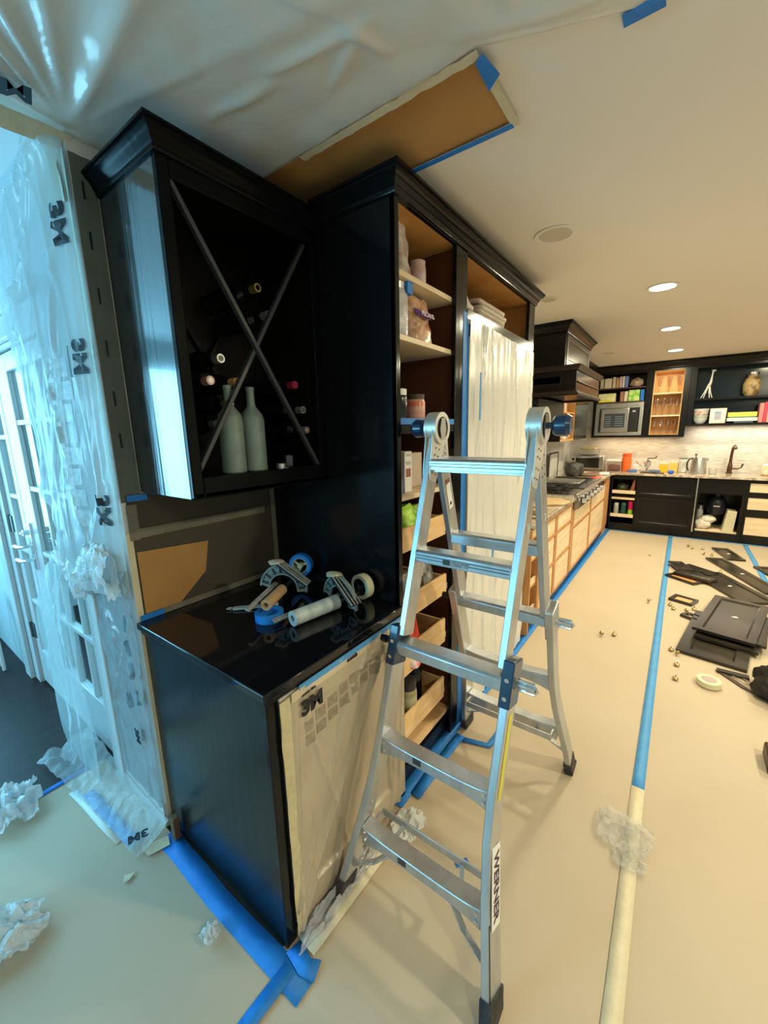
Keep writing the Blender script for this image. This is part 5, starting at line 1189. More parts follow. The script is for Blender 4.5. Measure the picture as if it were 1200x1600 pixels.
m = MB(); m.lathe([(0.055, 0), (0.065, 0.01), (0.065, 0.20), (0.06, 0.20), (0.055, 0.02), (0.001, 0.015)], (-1.43, 5.0, 0.901), 20); obj('jar', m, CERAM, T)
m = MB(); m.tube([(-1.43, 5.0, 0.93), (-1.41, 5.02, 1.12), (-1.39, 5.03, 1.20)], 0.005, 8); m.blob((-1.38, 5.03, 1.24), 0.045, 0.02, 0.055, 0.05, 1, 2, 1); obj('ladle', m, BLKPL, T)
m = MB(); m.box(-1.55, -1.52, 4.30, 5.85, 0.98, 1.38); solo('splash_sheet', m, mat('off_white_panel', (0.68, 0.66, 0.6), 0.35), 'off-white splash panel on the wall behind the cooktop', 'wall panel', bevel=0.003)
T = thing('cutting_board', 'tall pale grey board with black edge standing beside the cooktop', 'cutting board', (-1.47, 6.22, 0.901))
m = MB(); m.box(-1.48, -1.46, 6.02, 6.40, 0.9012, 1.222); obj('slab', m, mat('grey_board', (0.50, 0.50, 0.46), 0.45), T, bevel=0.004)
m = MB(); m.box(-1.482, -1.458, 6.40, 6.44, 0.9012, 1.242); m.box(-1.482, -1.458, 6.0, 6.40, 1.222, 1.242); obj('black_edge', m, BLKPL, T)
m = MB(); m.blob((-1.20, 6.28, 0.995), 0.12, 0.16, 0.115, 0.25, 1.8, 3, 4.0, -0.092); solo('black_bag', m, mat('black_cloth_bag', (0.05, 0.045, 0.04), 0.6, bump=0.4, bscale=20), 'black cloth bag standing on the granite past the cooktop', 'bag')
T = thing('toaster_oven', 'steel toaster oven in the worktop corner carrying a glass dish', 'toaster oven', (-1.22, 7.25, 0.901))
m = MB(); m.box(-1.45, -0.95, 7.20, 7.52, 0.915, 1.14); obj('body', m, STEEL, T, bevel=0.012)
m = MB(); m.box(-1.36, -1.02, 7.19, 7.20, 0.945, 1.10); obj('window', m, flat('dark_oven_window', (0.02, 0.018, 0.015), 0.08), T)
m = MB(); m.box(-1.36, -1.02, 7.165, 7.18, 1.105, 1.12); m.box(-1.34, -1.33, 7.165, 7.20, 1.105, 1.12); m.box(-1.05, -1.04, 7.165, 7.20, 1.105, 1.12); obj('handle', m, ALUBRIGHT, T)
for z in (0.96, 1.02, 1.08):
    m = MB(); m.cyl((-1.40, 7.195, z), (-1.40, 7.175, z), 0.02, seg=14); obj('dial', m, BLKPL, T)
for q in (-1.42, -0.98):
    m = MB(); m.box(q - 0.015, q + 0.015, 7.23, 7.49, 0.9005, 0.915); obj('foot', m, BLKPL, T)
m = MB(); m.lathe([(0.12, 0), (0.15, 0.01), (0.165, 0.09), (0.160, 0.09), (0.14, 0.015), (0.001, 0.012)], (-1.20, 7.36, 1.141), 26); solo('glass_dish', m, GLASS, 'clear glass casserole dish on top of the toaster oven', 'dish')
m = MB(); m.lathe([(0.13, 0.0), (0.15, 0.012), (0.11, 0.03), (0.02, 0.04), (0.001, 0.045)], (-1.20, 7.36, 1.233), 26); solo('glass_cover', m, flat('amber_lid', (0.45, 0.33, 0.15), 0.2), 'amber glinting lid on the glass dish over the toaster oven', 'lid')
CLEARBOX = thin_glass('clear_plastic_box', (0.82, 0.74, 0.72))
T = thing('storage_box', 'clear plastic box with a white lid between toaster oven and orange canister', 'box', (-0.86, 7.40, 0.901))
m = MB(); m.box(-0.92, -0.73, 7.30, 7.50, 0.9012, 1.05); obj('body', m, CLEARBOX, T, bevel=0.008)
m = MB(); m.box(-0.90, -0.75, 7.32, 7.48, 0.905, 0.98); obj('contents', m, flat('mauve_contents', (0.28, 0.15, 0.14), 0.6), T, bevel=0.01)
m = MB(); m.box(-0.93, -0.72, 7.29, 7.51, 1.05, 1.068); obj('lid', m, WHITEM, T, bevel=0.005)
jar('canister', 'tall bright orange canister on the granite corner', (-0.655, 7.36, 0.9005), 0.068, 0.27, flat('bright_orange_plastic', (0.85, 0.14, 0.02), 0.35), flat('orange_lid', (0.80, 0.10, 0.015), 0.35), 'canister', group=None)
m = MB(); m.box(-0.56, -0.44, 7.40, 7.50, 0.9012, 0.99); solo('white_box', m, WHITEM, 'small white box right of the orange canister', 'box', bevel=0.003)
m = MB(); m.box(-0.62, -0.50, 7.20, 7.30, 0.9012, 0.935); solo('blue_box', m, flat('muted_blue', (0.10, 0.20, 0.45), 0.4), 'flat blue box in front of the orange canister', 'box', bevel=0.003)
T = thing('coffee_grinder', 'silver hand coffee grinder on the granite left of the yellow boxes', 'grinder', (-0.38, 7.38, 0.901))
m = MB(); m.lathe([(0.07, 0), (0.07, 0.015), (0.02, 0.02), (0.02, 0.06), (0.045, 0.08), (0.05, 0.15), (0.03, 0.17), (0.001, 0.175)], (-0.38, 7.38, 0.901), 18); obj('body', m, ALUBRIGHT, T)
m = MB(); m.tube([(-0.38, 7.38, 1.07), (-0.38, 7.38, 1.10), (-0.28, 7.36, 1.105), (-0.27, 7.36, 1.14)], 0.007, 8); obj('crank', m, BLKPL, T)
m = MB(); m.tube([(-0.44, 7.36, 0.98), (-0.50, 7.33, 1.02), (-0.53, 7.32, 1.06)], 0.009, 8); obj('side_arm', m, ALUBRIGHT, T)
m = MB(); m.box(-0.34, -0.20, 7.15, 7.23, 0.9012, 0.945); solo('blue_box', m, flat('slate_blue', (0.12, 0.17, 0.33), 0.4), 'slate blue box lying in front of the yellow cartons', 'box', bevel=0.004)
for i, (x, w, h, c, lab) in enumerate(((-0.17, 0.105, 0.135, (0.82, 0.46, 0.02), 'bright yellow carton left of the other yellow one by the kettle'), (-0.05, 0.095, 0.16, (0.78, 0.50, 0.10), 'dull yellow carton behind the bright yellow one by the kettle'))):
    T = thing('tea_carton', lab, 'carton', (x, 7.42, 0.901)); m = MB(); m.box(x - w / 2, x + w / 2, 7.38, 7.46, 0.9012, 0.901 + h * 0.85); obj('carton', m, flat('yellow_carton_%d' % i, c, 0.4), T, bevel=0.003)
    m = MB(); m.box(x - w / 2, x + w / 2, 7.38, 7.46, 0.901 + h * 0.85, 0.901 + h); obj('lid', m, flat('carton_top_%d' % i, (0.75, 0.62, 0.45), 0.4), T, bevel=0.003)
jar('glass_canister', 'clear square canister with a dark lid left of the kettle', (0.06, 7.45, 0.9005), 0.06, 0.21, mat('pale_canister', (0.55, 0.52, 0.48), 0.15, c2=(0.7, 0.68, 0.65), nscale=10), flat('slate_lid', (0.12, 0.15, 0.16), 0.4), 'canister', group=None, lidh=0.07)
m = MB(); m.blob((-0.07, 7.14, 0.925), 0.042, 0.03, 0.026, 0.3, 2, 2, 5); solo('blue_sponge', m, flat('strong_blue', (0.01, 0.12, 0.60), 0.5), 'small strong blue sponge on the granite edge', 'sponge')
T = thing('kettle', 'brushed steel electric kettle with black handle by the splashback', 'kettle', (0.24, 7.36, 0.901))
m = MB(); m.lathe([(0.10, 0), (0.10, 0.018), (0.098, 0.02), (0.085, 0.20), (0.078, 0.225), (0.03, 0.235), (0.001, 0.236)], (0.24, 7.36, 0.901), 26); obj('body', m, STEEL, T)
m = MB(); m.tube([(0.18, 7.34, 1.12), (0.13, 7.32, 1.11), (0.105, 7.31, 1.05), (0.11, 7.31, 0.98), (0.13, 7.32, 0.94)], 0.011, 8); obj('handle', m, BLKPL, T)
m = MB(); m.cyl((0.20, 7.36, 1.13), (0.20, 7.36, 1.165), 0.006, seg=8); m.blob((0.20, 7.36, 1.17), 0.018, 0.018, 0.012, 0, 1, 2); obj('lid_knob', m, BLKPL, T)
m = MB(); m.prism([(0.31, 1.06), (0.35, 1.10), (0.345, 1.12), (0.30, 1.12)], (0, 0.03, 0), (0, 7.345, 0), (1, 0, 0), (0, 0, 1)); obj('spout', m, STEEL, T)
m = MB(); m.lathe([(0.035, 0), (0.045, 0.01), (0.048, 0.09), (0.044, 0.09), (0.04, 0.015), (0.001, 0.012)], (0.405, 7.30, 0.9005), 18); solo('glass_mug', m, GLASS, 'clear glass mug right of the kettle', 'mug')
BRZ = flat('oil_rubbed_bronze', (0.16, 0.085, 0.05), 0.25, 0.9)
T = thing('faucet', 'tall bronze kitchen faucet with side lever over the sink', 'faucet', (0.60, 7.52, 0.90))
m = MB(); m.cyl((0.60, 7.52, 0.90), (0.60, 7.52, 0.915), 0.04, seg=18); m.lathe([(0.028, 0.0), (0.032, 0.06), (0.026, 0.12), (0.022, 0.14)], (0.60, 7.52, 0.905), 16); obj('base', m, BRZ, T)
m = MB(); m.tube([(0.60, 7.52, 1.03), (0.60, 7.52, 1.15), (0.605, 7.51, 1.24), (0.61, 7.46, 1.285), (0.615, 7.40, 1.29), (0.62, 7.35, 1.26)], [0.02, 0.018, 0.018, 0.018, 0.019, 0.022], 10); obj('spout', m, BRZ, T)
m = MB(); m.tube([(0.60, 7.52, 0.97), (0.68, 7.50, 0.97), (0.72, 7.50, 0.985), (0.735, 7.50, 1.04)], [0.016, 0.012, 0.010, 0.012], 8); obj('lever', m, BRZ, T)
T = thing('cake_jar', 'glass jar of pale biscuits with lid knob at the right edge of the worktop', 'jar', (1.02, 7.42, 0.901))
m = MB(); m.lathe([(0.09, 0), (0.10, 0.01), (0.10, 0.10), (0.085, 0.13)], (1.02, 7.42, 0.901), 20); obj('jar_body', m, mat('pale_biscuit_glass', (0.62, 0.45, 0.22), 0.15, c2=(0.75, 0.68, 0.55), nscale=18), T)
m = MB(); m.lathe([(0.09, 0.131), (0.07, 0.15), (0.02, 0.16), (0.02, 0.18), (0.035, 0.20), (0.03, 0.225), (0.001, 0.235)], (1.02, 7.42, 0.901), 20); obj('jar_lid', m, CERAM, T)
m = MB(); m.lathe([(0.02, 0), (0.035, 0.02), (0.03, 0.05), (0.001, 0.055)], (-0.86, 5.66, 0.9265), 12); m.tube([(-0.86, 5.66, 0.95), (-0.80, 5.9, 0.955)], 0.009, 8)
T = thing('red_spatula', 'red silicone spatula lying at the far end of the cooktop', 'spatula', (-0.93, 6.1, 0.901))
m = MB(); m.beam((-0.95, 6.02, 0.909), (-0.90, 6.14, 0.911), 0.06, 0.010); obj('blade', m, flat('red_silicone', (0.75, 0.06, 0.02), 0.4), T, bevel=0.003)
m = MB(); m.tube([(-0.90, 6.14, 0.911), (-0.86, 6.42, 0.915)], 0.009, 8); obj('handle', m, flat('orange_red_handle', (0.80, 0.16, 0.04), 0.4), T)
m = MB(); m.lathe([(0.09, 0), (0.13, 0.015), (0.14, 0.05), (0.13, 0.05), (0.11, 0.02), (0.001, 0.012)], (-1.05, 6.42, 0.9005), 22); solo('brown_bowl', m, flat('pinkish_brown_bowl', (0.36, 0.24, 0.18), 0.35), 'shallow pinkish brown bowl before the black bag on the granite', 'bowl')
m = MB(); m.box(-0.92, -0.80, 6.55, 6.75, 0.9012, 0.93); solo('white_cloth', m, WHITEM, 'folded white cloth near the worktop corner', 'cloth', bevel=0.01)
m = MB(); m.box(-0.45, -0.15, 7.08, 7.13, 0.9012, 0.915); m.box(-0.30, -0.24, 7.06, 7.10, 0.915, 0.925); solo('dark_utensils', m, flat('dark_metal_pieces', (0.10, 0.08, 0.07), 0.35, 0.6), 'flat dark metal pieces scattered along the worktop edge', 'utensil', bevel=0.003)

# ================================================================== HOOD AND LEFT WALL CABINETS
T = thing('range_hood', 'black wooden range hood with crown on top and projecting mantel', 'range hood', (-1.2, 4.5, 1.88))
m = MB(); m.box(-1.568, -0.90, 3.98, 5.10, 2.13, 2.49); obj('upper_box', m, BLACKFAR, T, bevel=0.003)
crown(2.495, [(-1.568, 3.98), (-0.90, 3.98), (-0.90, 5.10), (-1.568, 5.10)], T, BLACKFAR, 0.9)
SHEEN = mat('brown_sheen_lacquer', (0.016, 0.010, 0.006), 0.3)
shaker('front_panel', (-0.895, 4.02, 2.14), (0, 1, 0), 1.04, 0.265, 0.014, SHEEN, T, rail=0.05, rec=0.006)
m = MB(); m.box(-1.568, -0.79, 3.95, 5.13, 1.89, 2.12); obj('mantel', m, BLACKFAR, T, bevel=0.003)
m = MB(); sweep(m, [(-1.568, 3.95), (-0.79, 3.95), (-0.79, 5.13), (-1.568, 5.13)], [(0, 2.08), (0.012, 2.085), (0.03, 2.115), (0.035, 2.13), (0, 2.135)]); obj('mantel_moulding', m, SHEEN, T)
m = MB(); sweep(m, [(-1.568, 3.95), (-0.79, 3.95), (-0.79, 5.13), (-1.568, 5.13)], [(0, 1.872), (0.022, 1.872), (0.026, 1.89), (0.010, 1.91), (0, 1.915)]); obj('lower_moulding', m, SHEEN, T)
shaker('side_panel', (-1.50, 3.945, 1.94), (1, 0, 0), 0.62, 0.14, 0.008, BLACKFAR, T, rail=0.03, rec=0.004)
m = MB(); m.box(-0.788, -0.778, 4.0, 5.08, 1.985, 1.999); obj('front_bead', m, SHEEN, T, bevel=0.003)
m = MB(); m.box(-1.56, -1.12, 4.02, 5.06, 1.60, 1.87); obj('liner', m, flat('dark_hood_liner', (0.010, 0.010, 0.010), 0.3), T, bevel=0.004)
T = thing('corner_wall_cabinet', 'black corner wall cabinet with an open amber niche beside the hood', 'cabinet', (-1.38, 6.3, 1.42))
m = MB(); m.box(-1.568, -1.20, 5.30, 5.32, 1.42, 2.40); m.box(-1.568, -1.20, 6.10, 7.00, 1.42, 2.40); m.box(-1.568, -1.20, 5.32, 6.10, 2.0, 2.40); obj('carcass', m, BLACKFAR, T, bevel=0.002)
m = MB(); m.box(-1.568, -1.55, 5.32, 6.10, 1.42, 2.0); m.box(-1.55, -1.205, 5.32, 5.335, 1.42, 2.0); m.box(-1.55, -1.205, 6.085, 6.10, 1.42, 2.0); m.box(-1.55, -1.205, 5.335, 6.085, 1.42, 1.44); m.box(-1.55, -1.205, 5.335, 6.085, 1.77, 1.785); obj('niche_lining', m, OAKIN, T)
crown(2.495, [(-1.568, 5.30), (-1.20, 5.30), (-1.20, 7.35)], T, BLACKFAR, 1.0)
m = MB(); m.box(-1.40, -1.28, 5.70, 5.95, 1.786, 1.96); solo('spice_box', m, mat('white_red_box', (0.68, 0.60, 0.5), 0.5, c2=(0.5, 0.2, 0.1), nscale=14), 'pale box on the upper niche shelf beside the hood', 'box', bevel=0.003)
m = MB(); m.lathe([(0.04, 0), (0.05, 0.05), (0.045, 0.09), (0.001, 0.09)], (-1.28, 5.80, 1.4405), 16); m.tube([(-1.235, 5.80, 1.52), (-1.205, 5.80, 1.51), (-1.20, 5.80, 1.47), (-1.23, 5.80, 1.455)], 0.006, 6); solo('cup', m, CERAM, 'pale cup with handle at the bottom of the amber niche', 'cup')

# ================================================================== FAR WALL UPPERS
FY0, FYB = 7.35, 7.664
T = thing('microwave_cabinet', 'black wall cabinet holding the microwave under two crowded shelves', 'cabinet', (-0.8, 7.5, 1.42))
m = MB(); m.box(-1.19, -1.145, FY0, FYB, 1.42, 2.40); m.box(-0.50, -0.425, FY0, FYB, 1.42, 2.40); m.box(-1.145, -0.50, 7.64, FYB, 1.42, 2.40); m.box(-1.145, -0.50, FY0, FYB, 2.37, 2.40); m.box(-1.145, -0.50, FY0, FYB, 1.42, 1.45); obj('carcass', m, BLACKFAR, T, bevel=0.002)
for z in (1.945, 2.155):
    m = MB(); m.box(-1.144, -0.501, FY0 + 0.01, 7.64, z, z + 0.02); obj('shelf', m, flat('dark_maroon_shelf', (0.07, 0.02, 0.015), 0.4), T, bevel=0.002)
T = thing('microwave', 'stainless built-in microwave in the far wall cabinet', 'microwave', (-0.82, 7.4, 1.451))
m = MB(); m.box(-1.13, -0.515, 7.355, 7.62, 1.452, 1.94); obj('body', m, BLKPL, T)
m = MB(); m.box(-1.143, -0.502, 7.335, 7.355, 1.452, 1.50); m.box(-1.143, -0.502, 7.335, 7.355, 1.865, 1.942); m.box(-1.143, -1.09, 7.335, 7.355, 1.50, 1.865); m.box(-0.55, -0.502, 7.335, 7.355, 1.50, 1.865); obj('trim_frame', m, STEEL, T, bevel=0.003)
m = MB(); m.box(-1.06, -0.685, 7.315, 7.345, 1.505, 1.86); obj('door', m, STEEL, T, bevel=0.004)
m = MB(); m.box(-1.01, -0.735, 7.309, 7.315, 1.575, 1.785); o = obj('window', m, flat('grey_blue_screen', (0.05, 0.06, 0.07), 0.12), T)
for k in range(5):
    m = MB(); m.box(-0.865, -0.755, 7.307, 7.309, 1.60 + 0.033 * k, 1.607 + 0.033 * k); m.box(-1.0, -0.92, 7.307, 7.309, 1.60 + 0.033 * k, 1.607 + 0.033 * k); obj('vent_line', m, flat('pale_grey_line', (0.25, 0.28, 0.31), 0.3), o)
m = MB(); m.box(-1.088, -1.066, 7.322, 7.345, 1.51, 1.85); obj('handle', m, flat('dark_handle', (0.03, 0.028, 0.026), 0.3, 0.5), T, bevel=0.004)
m = MB(); m.box(-0.675, -0.56, 7.33, 7.345, 1.51, 1.86); cpn = obj('control_panel', m, BLKPL, T, bevel=0.002)
m = MB(); m.box(-0.64, -0.60, 7.328, 7.33, 1.80, 1.825); obj('display', m, flat('pale_display', (0.4, 0.42, 0.42), 0.3), cpn)
for k in range(4):
    m = MB(); m.box(-1.09 + 0.14 * k, -0.99 + 0.14 * k, 7.333, 7.335, 1.89, 1.915); obj('vent_slot', m, flat('vent_grey', (0.30, 0.29, 0.26), 0.4, 0.5), T)
# books and packets over the microwave
bk = [(-1.12, .05, .15, (0.55, 0.48, 0.36), 'pale worn book at the left of the top shelf over the microwave'), (-1.06, .10, .15, (0.66, 0.56, 0.42), 'wide cream book on the top shelf over the microwave'), (-0.95, .045, .165, (0.60, 0.50, 0.38), 'tan book near the middle of the top shelf over the microwave'), (-0.90, .04, .15, (0.48, 0.28, 0.12), 'brown book on the top shelf over the microwave'), (-0.855, .035, .165, (0.62, 0.42, 0.42), 'pink spined book on the top shelf over the microwave'), (-0.815, .03, .165, (0.70, 0.70, 0.72), 'white spined book on the top shelf over the microwave'), (-0.78, .04, .165, (0.16, 0.22, 0.50), 'blue book on the top shelf over the microwave')]
for x, w, h, c, lab in bk:
    T = thing('cookbook', lab, 'book', (x + w / 2, 7.45, 2.176)); m = MB(); m.box(x, x + w - 0.003, 7.40, 7.56, 2.176, 2.176 + h); obj('cover', m, flat('cover_' + lab.split()[0] + str(int(-x * 100)), c, 0.5), T, bevel=0.002)
    m = MB(); m.box(x + 0.004, x + w - 0.007, 7.405, 7.562, 2.178, 2.1765 + h + 0.0005); obj('pages', m, flat('book_pages', (0.68, 0.62, 0.50), 0.8), T)
m = MB(); m.blob((-0.63, 7.46, 2.24), 0.085, 0.06, 0.065, 0.3, 2, 3, 2); solo('food_bag', m, mat('brown_bag_food', (0.30, 0.19, 0.12), 0.35, c2=(0.55, 0.42, 0.32), nscale=12, bump=0.5), 'rounded brown food bag at the right of the top shelf over the microwave', 'bag')
for x, w, h, c, c2, lab in ((-1.13, .24, .13, (0.60, 0.62, 0.20), (0.75, 0.68, 0.45), 'yellow-green printed packet pile under the books over the microwave'), (-0.83, .05, .15, (0.30, 0.14, 0.09), (0.4, 0.2, 0.12), 'brown packet over the microwave'), (-0.775, .05, .15, (0.72, 0.62, 0.52), (0.6, 0.45, 0.35), 'cream packet over the microwave beside the brown one'), (-0.72, .15, .165, (0.12, 0.50, 0.04), (0.65, 0.70, 0.25), 'bright green printed box over the microwave'), (-0.565, .055, .165, (0.01, 0.13, 0.55), (0.02, 0.2, 0.6), 'strong blue box at the right end over the microwave')):
    m = MB(); m.box(x, x + w - 0.004, 7.38, 7.50, 1.9655, 1.9655 + h); solo('food_packet', m, mat('packet_%d' % int(-x * 1000), c, 0.4, c2=c2, nscale=16, detail=1), lab, 'packet', bevel=0.004)
m = MB(); m.box(-1.12, -0.92, 7.365, 7.379, 1.9655, 1.995); solo('flat_box', m, flat('lemon_box', (0.75, 0.62, 0.06), 0.4), 'flat lemon yellow box at the front below the books over the microwave', 'box', bevel=0.002)

T = thing('glass_cabinet', 'open amber wall cabinet with three rows of stemmed glasses', 'cabinet', (-0.22, 7.5, 1.42))
m = MB(); m.box(-0.424, -0.405, FY0, FYB, 1.42, 2.40); m.box(-0.045, 0.03, FY0, FYB, 1.42, 2.40); m.box(-0.405, -0.045, FY0, FYB, 2.375, 2.40); m.box(-0.405, -0.045, FY0, FYB, 1.42, 1.455); obj('carcass', m, BLACKFAR, T, bevel=0.002)
AMB = mat('lit_amber_wood', (0.62, 0.36, 0.14), 0.45, c2=(0.70, 0.44, 0.20), nscale=5, stretch=(2, 2, .7))
m = MB(); m.box(-0.405, -0.045, 7.645, FYB, 1.455, 2.375); m.box(-0.405, -0.395, FY0 + 0.01, 7.645, 1.455, 2.375); m.box(-0.055, -0.045, FY0 + 0.01, 7.645, 1.455, 2.375); m.box(-0.395, -0.055, FY0 + 0.01, 7.645, 2.36, 2.375); m.box(-0.395, -0.055, FY0 + 0.01, 7.645, 1.455, 1.462); obj('lining', m, AMB, T)
for z in (1.72, 2.04):
    m = MB(); m.box(-0.395, -0.055, FY0 + 0.012, 7.645, z, z + 0.02); obj('shelf', m, PLY, T, bevel=0.002)
WGL = thin_glass('wine_glass', (0.86, 0.80, 0.76), 0.22)


def wine_glass(loc, h, r, flute, lab, grp):
    t = thing('wine_glass', lab, 'glass', loc, group=grp)
    mm = MB()
    pr = [(r * 0.8, 0), (r * 0.8, 0.003), (0.004, 0.006), (0.004, h * 0.42)]
    mm.lathe(pr, loc, 16); obj('stem', mm, WGL, t)
    mm = MB()
    bp = [(0.004, h * 0.42), (r * 0.7, h * 0.52), (r, h * 0.66), (r * 0.95, h * 0.85), (r * 0.82, h)] if not flute else [(0.004, h * 0.30), (r * 0.55, h * 0.42), (r * 0.8, h * 0.7), (r, h)]
    mm.lathe(bp, loc, 16); mm.f = mm.f[:-1]; obj('bowl', mm, WGL, t)


for row, (z, h, r, fl, ys, nm) in enumerate(((1.4625, 0.21, 0.036, False, 7.44, 'bottom'), (1.7405, 0.24, 0.040, False, 7.44, 'middle'), (2.0605, 0.23, 0.038, True, 7.44, 'top'))):
    for k in range(4 if row < 2 else 3):
        x = -0.35 + 0.083 * k if row < 2 else -0.34 + 0.12 * k
        wine_glass((x, ys, z), h, r, fl, '%s of the stemmed %s glasses on the %s shelf of the amber cabinet' % ((('leftmost', 'second', 'third', 'rightmost') if row < 2 else ('leftmost', 'middle', 'rightmost'))[k], 'flared' if fl else 'wine', nm), 'stemmed glasses on the %s shelf' % nm)

T = thing('open_shelf_unit', 'black open wall shelving with dark blue back at the right edge', 'shelf unit', (0.8, 7.5, 1.575))
m = MB(); m.box(0.031, 0.10, FY0, FYB, 1.575, 2.40); m.box(0.10, 1.9, FY0, FYB, 2.36, 2.40); m.box(1.88, 1.9, FY0, FYB, 1.575, 2.40); obj('carcass', m, BLACKFAR, T, bevel=0.002)
m = MB(); m.box(0.10, 1.88, 7.645, FYB, 1.60, 2.36); obj('back_panel', m, NAVY, T)
for z in (1.575, 1.925):
    m = MB(); m.box(0.10, 1.88, FY0 + 0.003, 7.645, z, z + 0.028); obj('shelf', m, BLACKFAR, T, bevel=0.003)
m = MB(); m.box(-1.19, 1.9, FY0 - 0.002, FY0 + 0.02, 2.375, 2.42); m.box(-1.19, 1.9, FY0 + 0.02, FYB, 2.401, 2.42); cr = solo('long_moulding', m, BLACKFAR, 'long black crown moulding above the far wall cabinets', 'moulding')
m = MB(); sweep(m, [(-1.19, FY0), (1.9, FY0)], [(o * 1.1, 2.495 + h * 1.1) for o, h in CROWN]); obj('crown_profile', m, BLACKFAR, cr)
T = thing('giraffe_figurine', 'thin white giraffe figurine with splayed legs on the upper open shelf', 'figurine', (0.27, 7.48, 1.954))
m = MB(); m.tube([(0.245, 7.48, 2.13), (0.26, 7.48, 2.18), (0.265, 7.48, 2.26), (0.27, 7.48, 2.315)], [0.02, 0.015, 0.010, 0.009], 10)
m.tube([(0.225, 7.48, 2.09), (0.25, 7.48, 2.15)], [0.014, 0.018], 8); m.blob((0.28, 7.475, 2.325), 0.026, 0.010, 0.011, 0, 1, 2); m.tube([(0.262, 7.48, 2.325), (0.255, 7.48, 2.342)], 0.004, 6); m.tube([(0.278, 7.48, 2.328), (0.285, 7.48, 2.345)], 0.004, 6); obj('body', m, CERAM, T)
for x in (0.165, 0.195, 0.265, 0.295):
    m = MB(); m.tube([(0.235 if x < 0.24 else 0.252, 7.48, 2.12), ((x + 0.24) / 2, 7.48, 2.04), (x, 7.475, 1.955)], [0.010, 0.007, 0.005], 8); obj('leg', m, CERAM, T)
T = thing('woven_jar', 'rounded jar filled with pale twigs on the upper open shelf', 'jar', (0.70, 7.5, 1.954))
m = MB(); m.lathe([(0.05, 0), (0.06, 0.01), (0.085, 0.05), (0.095, 0.15), (0.08, 0.22), (0.055, 0.25), (0.055, 0.27)], (0.70, 7.48, 1.9535), 22); obj('filled_body', m, mat('twig_filling', (0.48, 0.34, 0.16), 0.45, c2=(0.20, 0.12, 0.06), nscale=14, bump=0.9, bscale=18, nlow=0.5, nhigh=0.6), T)
m = MB(); m.lathe([(0.057, 0.27), (0.06, 0.285), (0.06, 0.31), (0.001, 0.312)], (0.70, 7.48, 1.9535), 20); obj('lid', m, STEEL, T)
for k, (z, r, c, lab) in enumerate(((1.604, 0.085, (0.66, 0.68, 0.66), 'lowest white bowl of the stack on the lower open shelf'), (1.645, 0.092, (0.52, 0.56, 0.48), 'grey-green bowl in the middle of the bowl stack'), (1.69, 0.096, (0.62, 0.30, 0.25), 'bowl with a red pattern near the top of the bowl stack'), (1.735, 0.10, (0.70, 0.69, 0.66), 'topmost pale bowl of the stack on the lower open shelf'))):
    m = MB(); m.lathe([(r * 0.5, 0), (r * 0.8, 0.03), (r, 0.075), (r * 0.96, 0.075), (r * 0.7, 0.046), (0.001, 0.044)], (0.19, 7.47, z), 24); solo('bowl', m, mat('bowl_glaze_%d' % k, c, 0.3, c2=(0.7, 0.68, 0.65) if k == 2 else None, nscale=30, detail=0), lab, 'bowl', 'bowls stacked on the lower open shelf')
T = thing('picture_frame', 'white framed small blue picture leaning on the lower open shelf', 'picture', (0.38, 7.44, 1.604))
m = MB(); m.box(0.295, 0.475, 7.44, 7.458, 1.604, 1.81); obj('frame', m, flat('off_white_frame', (0.72, 0.68, 0.60), 0.5), T, bevel=0.003)
m = MB(); m.box(0.315, 0.455, 7.437, 7.441, 1.625, 1.79); obj('mat_board', m, WHITEM, T)
m = MB(); m.box(0.348, 0.422, 7.434, 7.438, 1.655, 1.765); obj('picture', m, mat('blue_picture_print', (0.20, 0.30, 0.55), 0.5, c2=(0.60, 0.50, 0.48), nscale=9), T)
for z, h, x0, x1, c, lab in ((1.604, 0.022, 0.56, 0.76, (0.06, 0.10, 0.14), 'thin dark book at the bottom of the lying book pile on the open shelf'), (1.627, 0.045, 0.485, 0.80, (0.66, 0.68, 0.68), 'thick white book lying in the pile on the open shelf'), (1.673, 0.012, 0.50, 0.78, (0.08, 0.25, 0.20), 'thin green book between white and yellow books on the open shelf'), (1.686, 0.060, 0.49, 0.79, (0.72, 0.58, 0.10), 'thick yellow book on top of the lying book pile')):
    T = thing('lying_book', lab, 'book', ((x0 + x1) / 2, 7.45, z)); m = MB(); m.box(x0, x1, 7.39, 7.53, z, z + h); obj('cover', m, flat('lying_cover_%d' % int(z * 1000), c, 0.45), T, bevel=0.002)
for x, w, h, c, lab in ((0.805, .045, .25, (0.62, 0.22, 0.20), 'salmon book standing at the right of the lying book pile'), (0.852, .03, .26, (0.70, 0.05, 0.12), 'deep red book standing second in the row at the right edge'), (0.884, .035, .26, (0.80, 0.35, 0.22), 'coral book standing third in the row at the right edge'), (0.921, .04, .25, (0.75, 0.45, 0.05), 'orange book standing last in the row at the right edge')):
    T = thing('standing_book', lab, 'book', (x, 7.45, 1.604)); m = MB(); m.box(x, x + w - 0.002, 7.38, 7.53, 1.604, 1.604 + h); obj('cover', m, flat('standing_cover_%d' % int(x * 1000), c, 0.45), T, bevel=0.002)
    m = MB(); m.box(x + 0.004, x + w - 0.006, 7.383, 7.532, 1.606, 1.6045 + h); obj('pages', m, flat('book_pages', (0.68, 0.62, 0.50), 0.8), T)
area('under_shelf_lamp', (0.7, 7.52, 1.565), (0, 0, 0), 1.1, 0.03, 5, (1, 0.86, 0.7))
area('under_cabinet_lamp', (-0.6, 7.50, 1.41), (0, 0, 0), 1.0, 0.03, 3.2, (1, 0.74, 0.45))
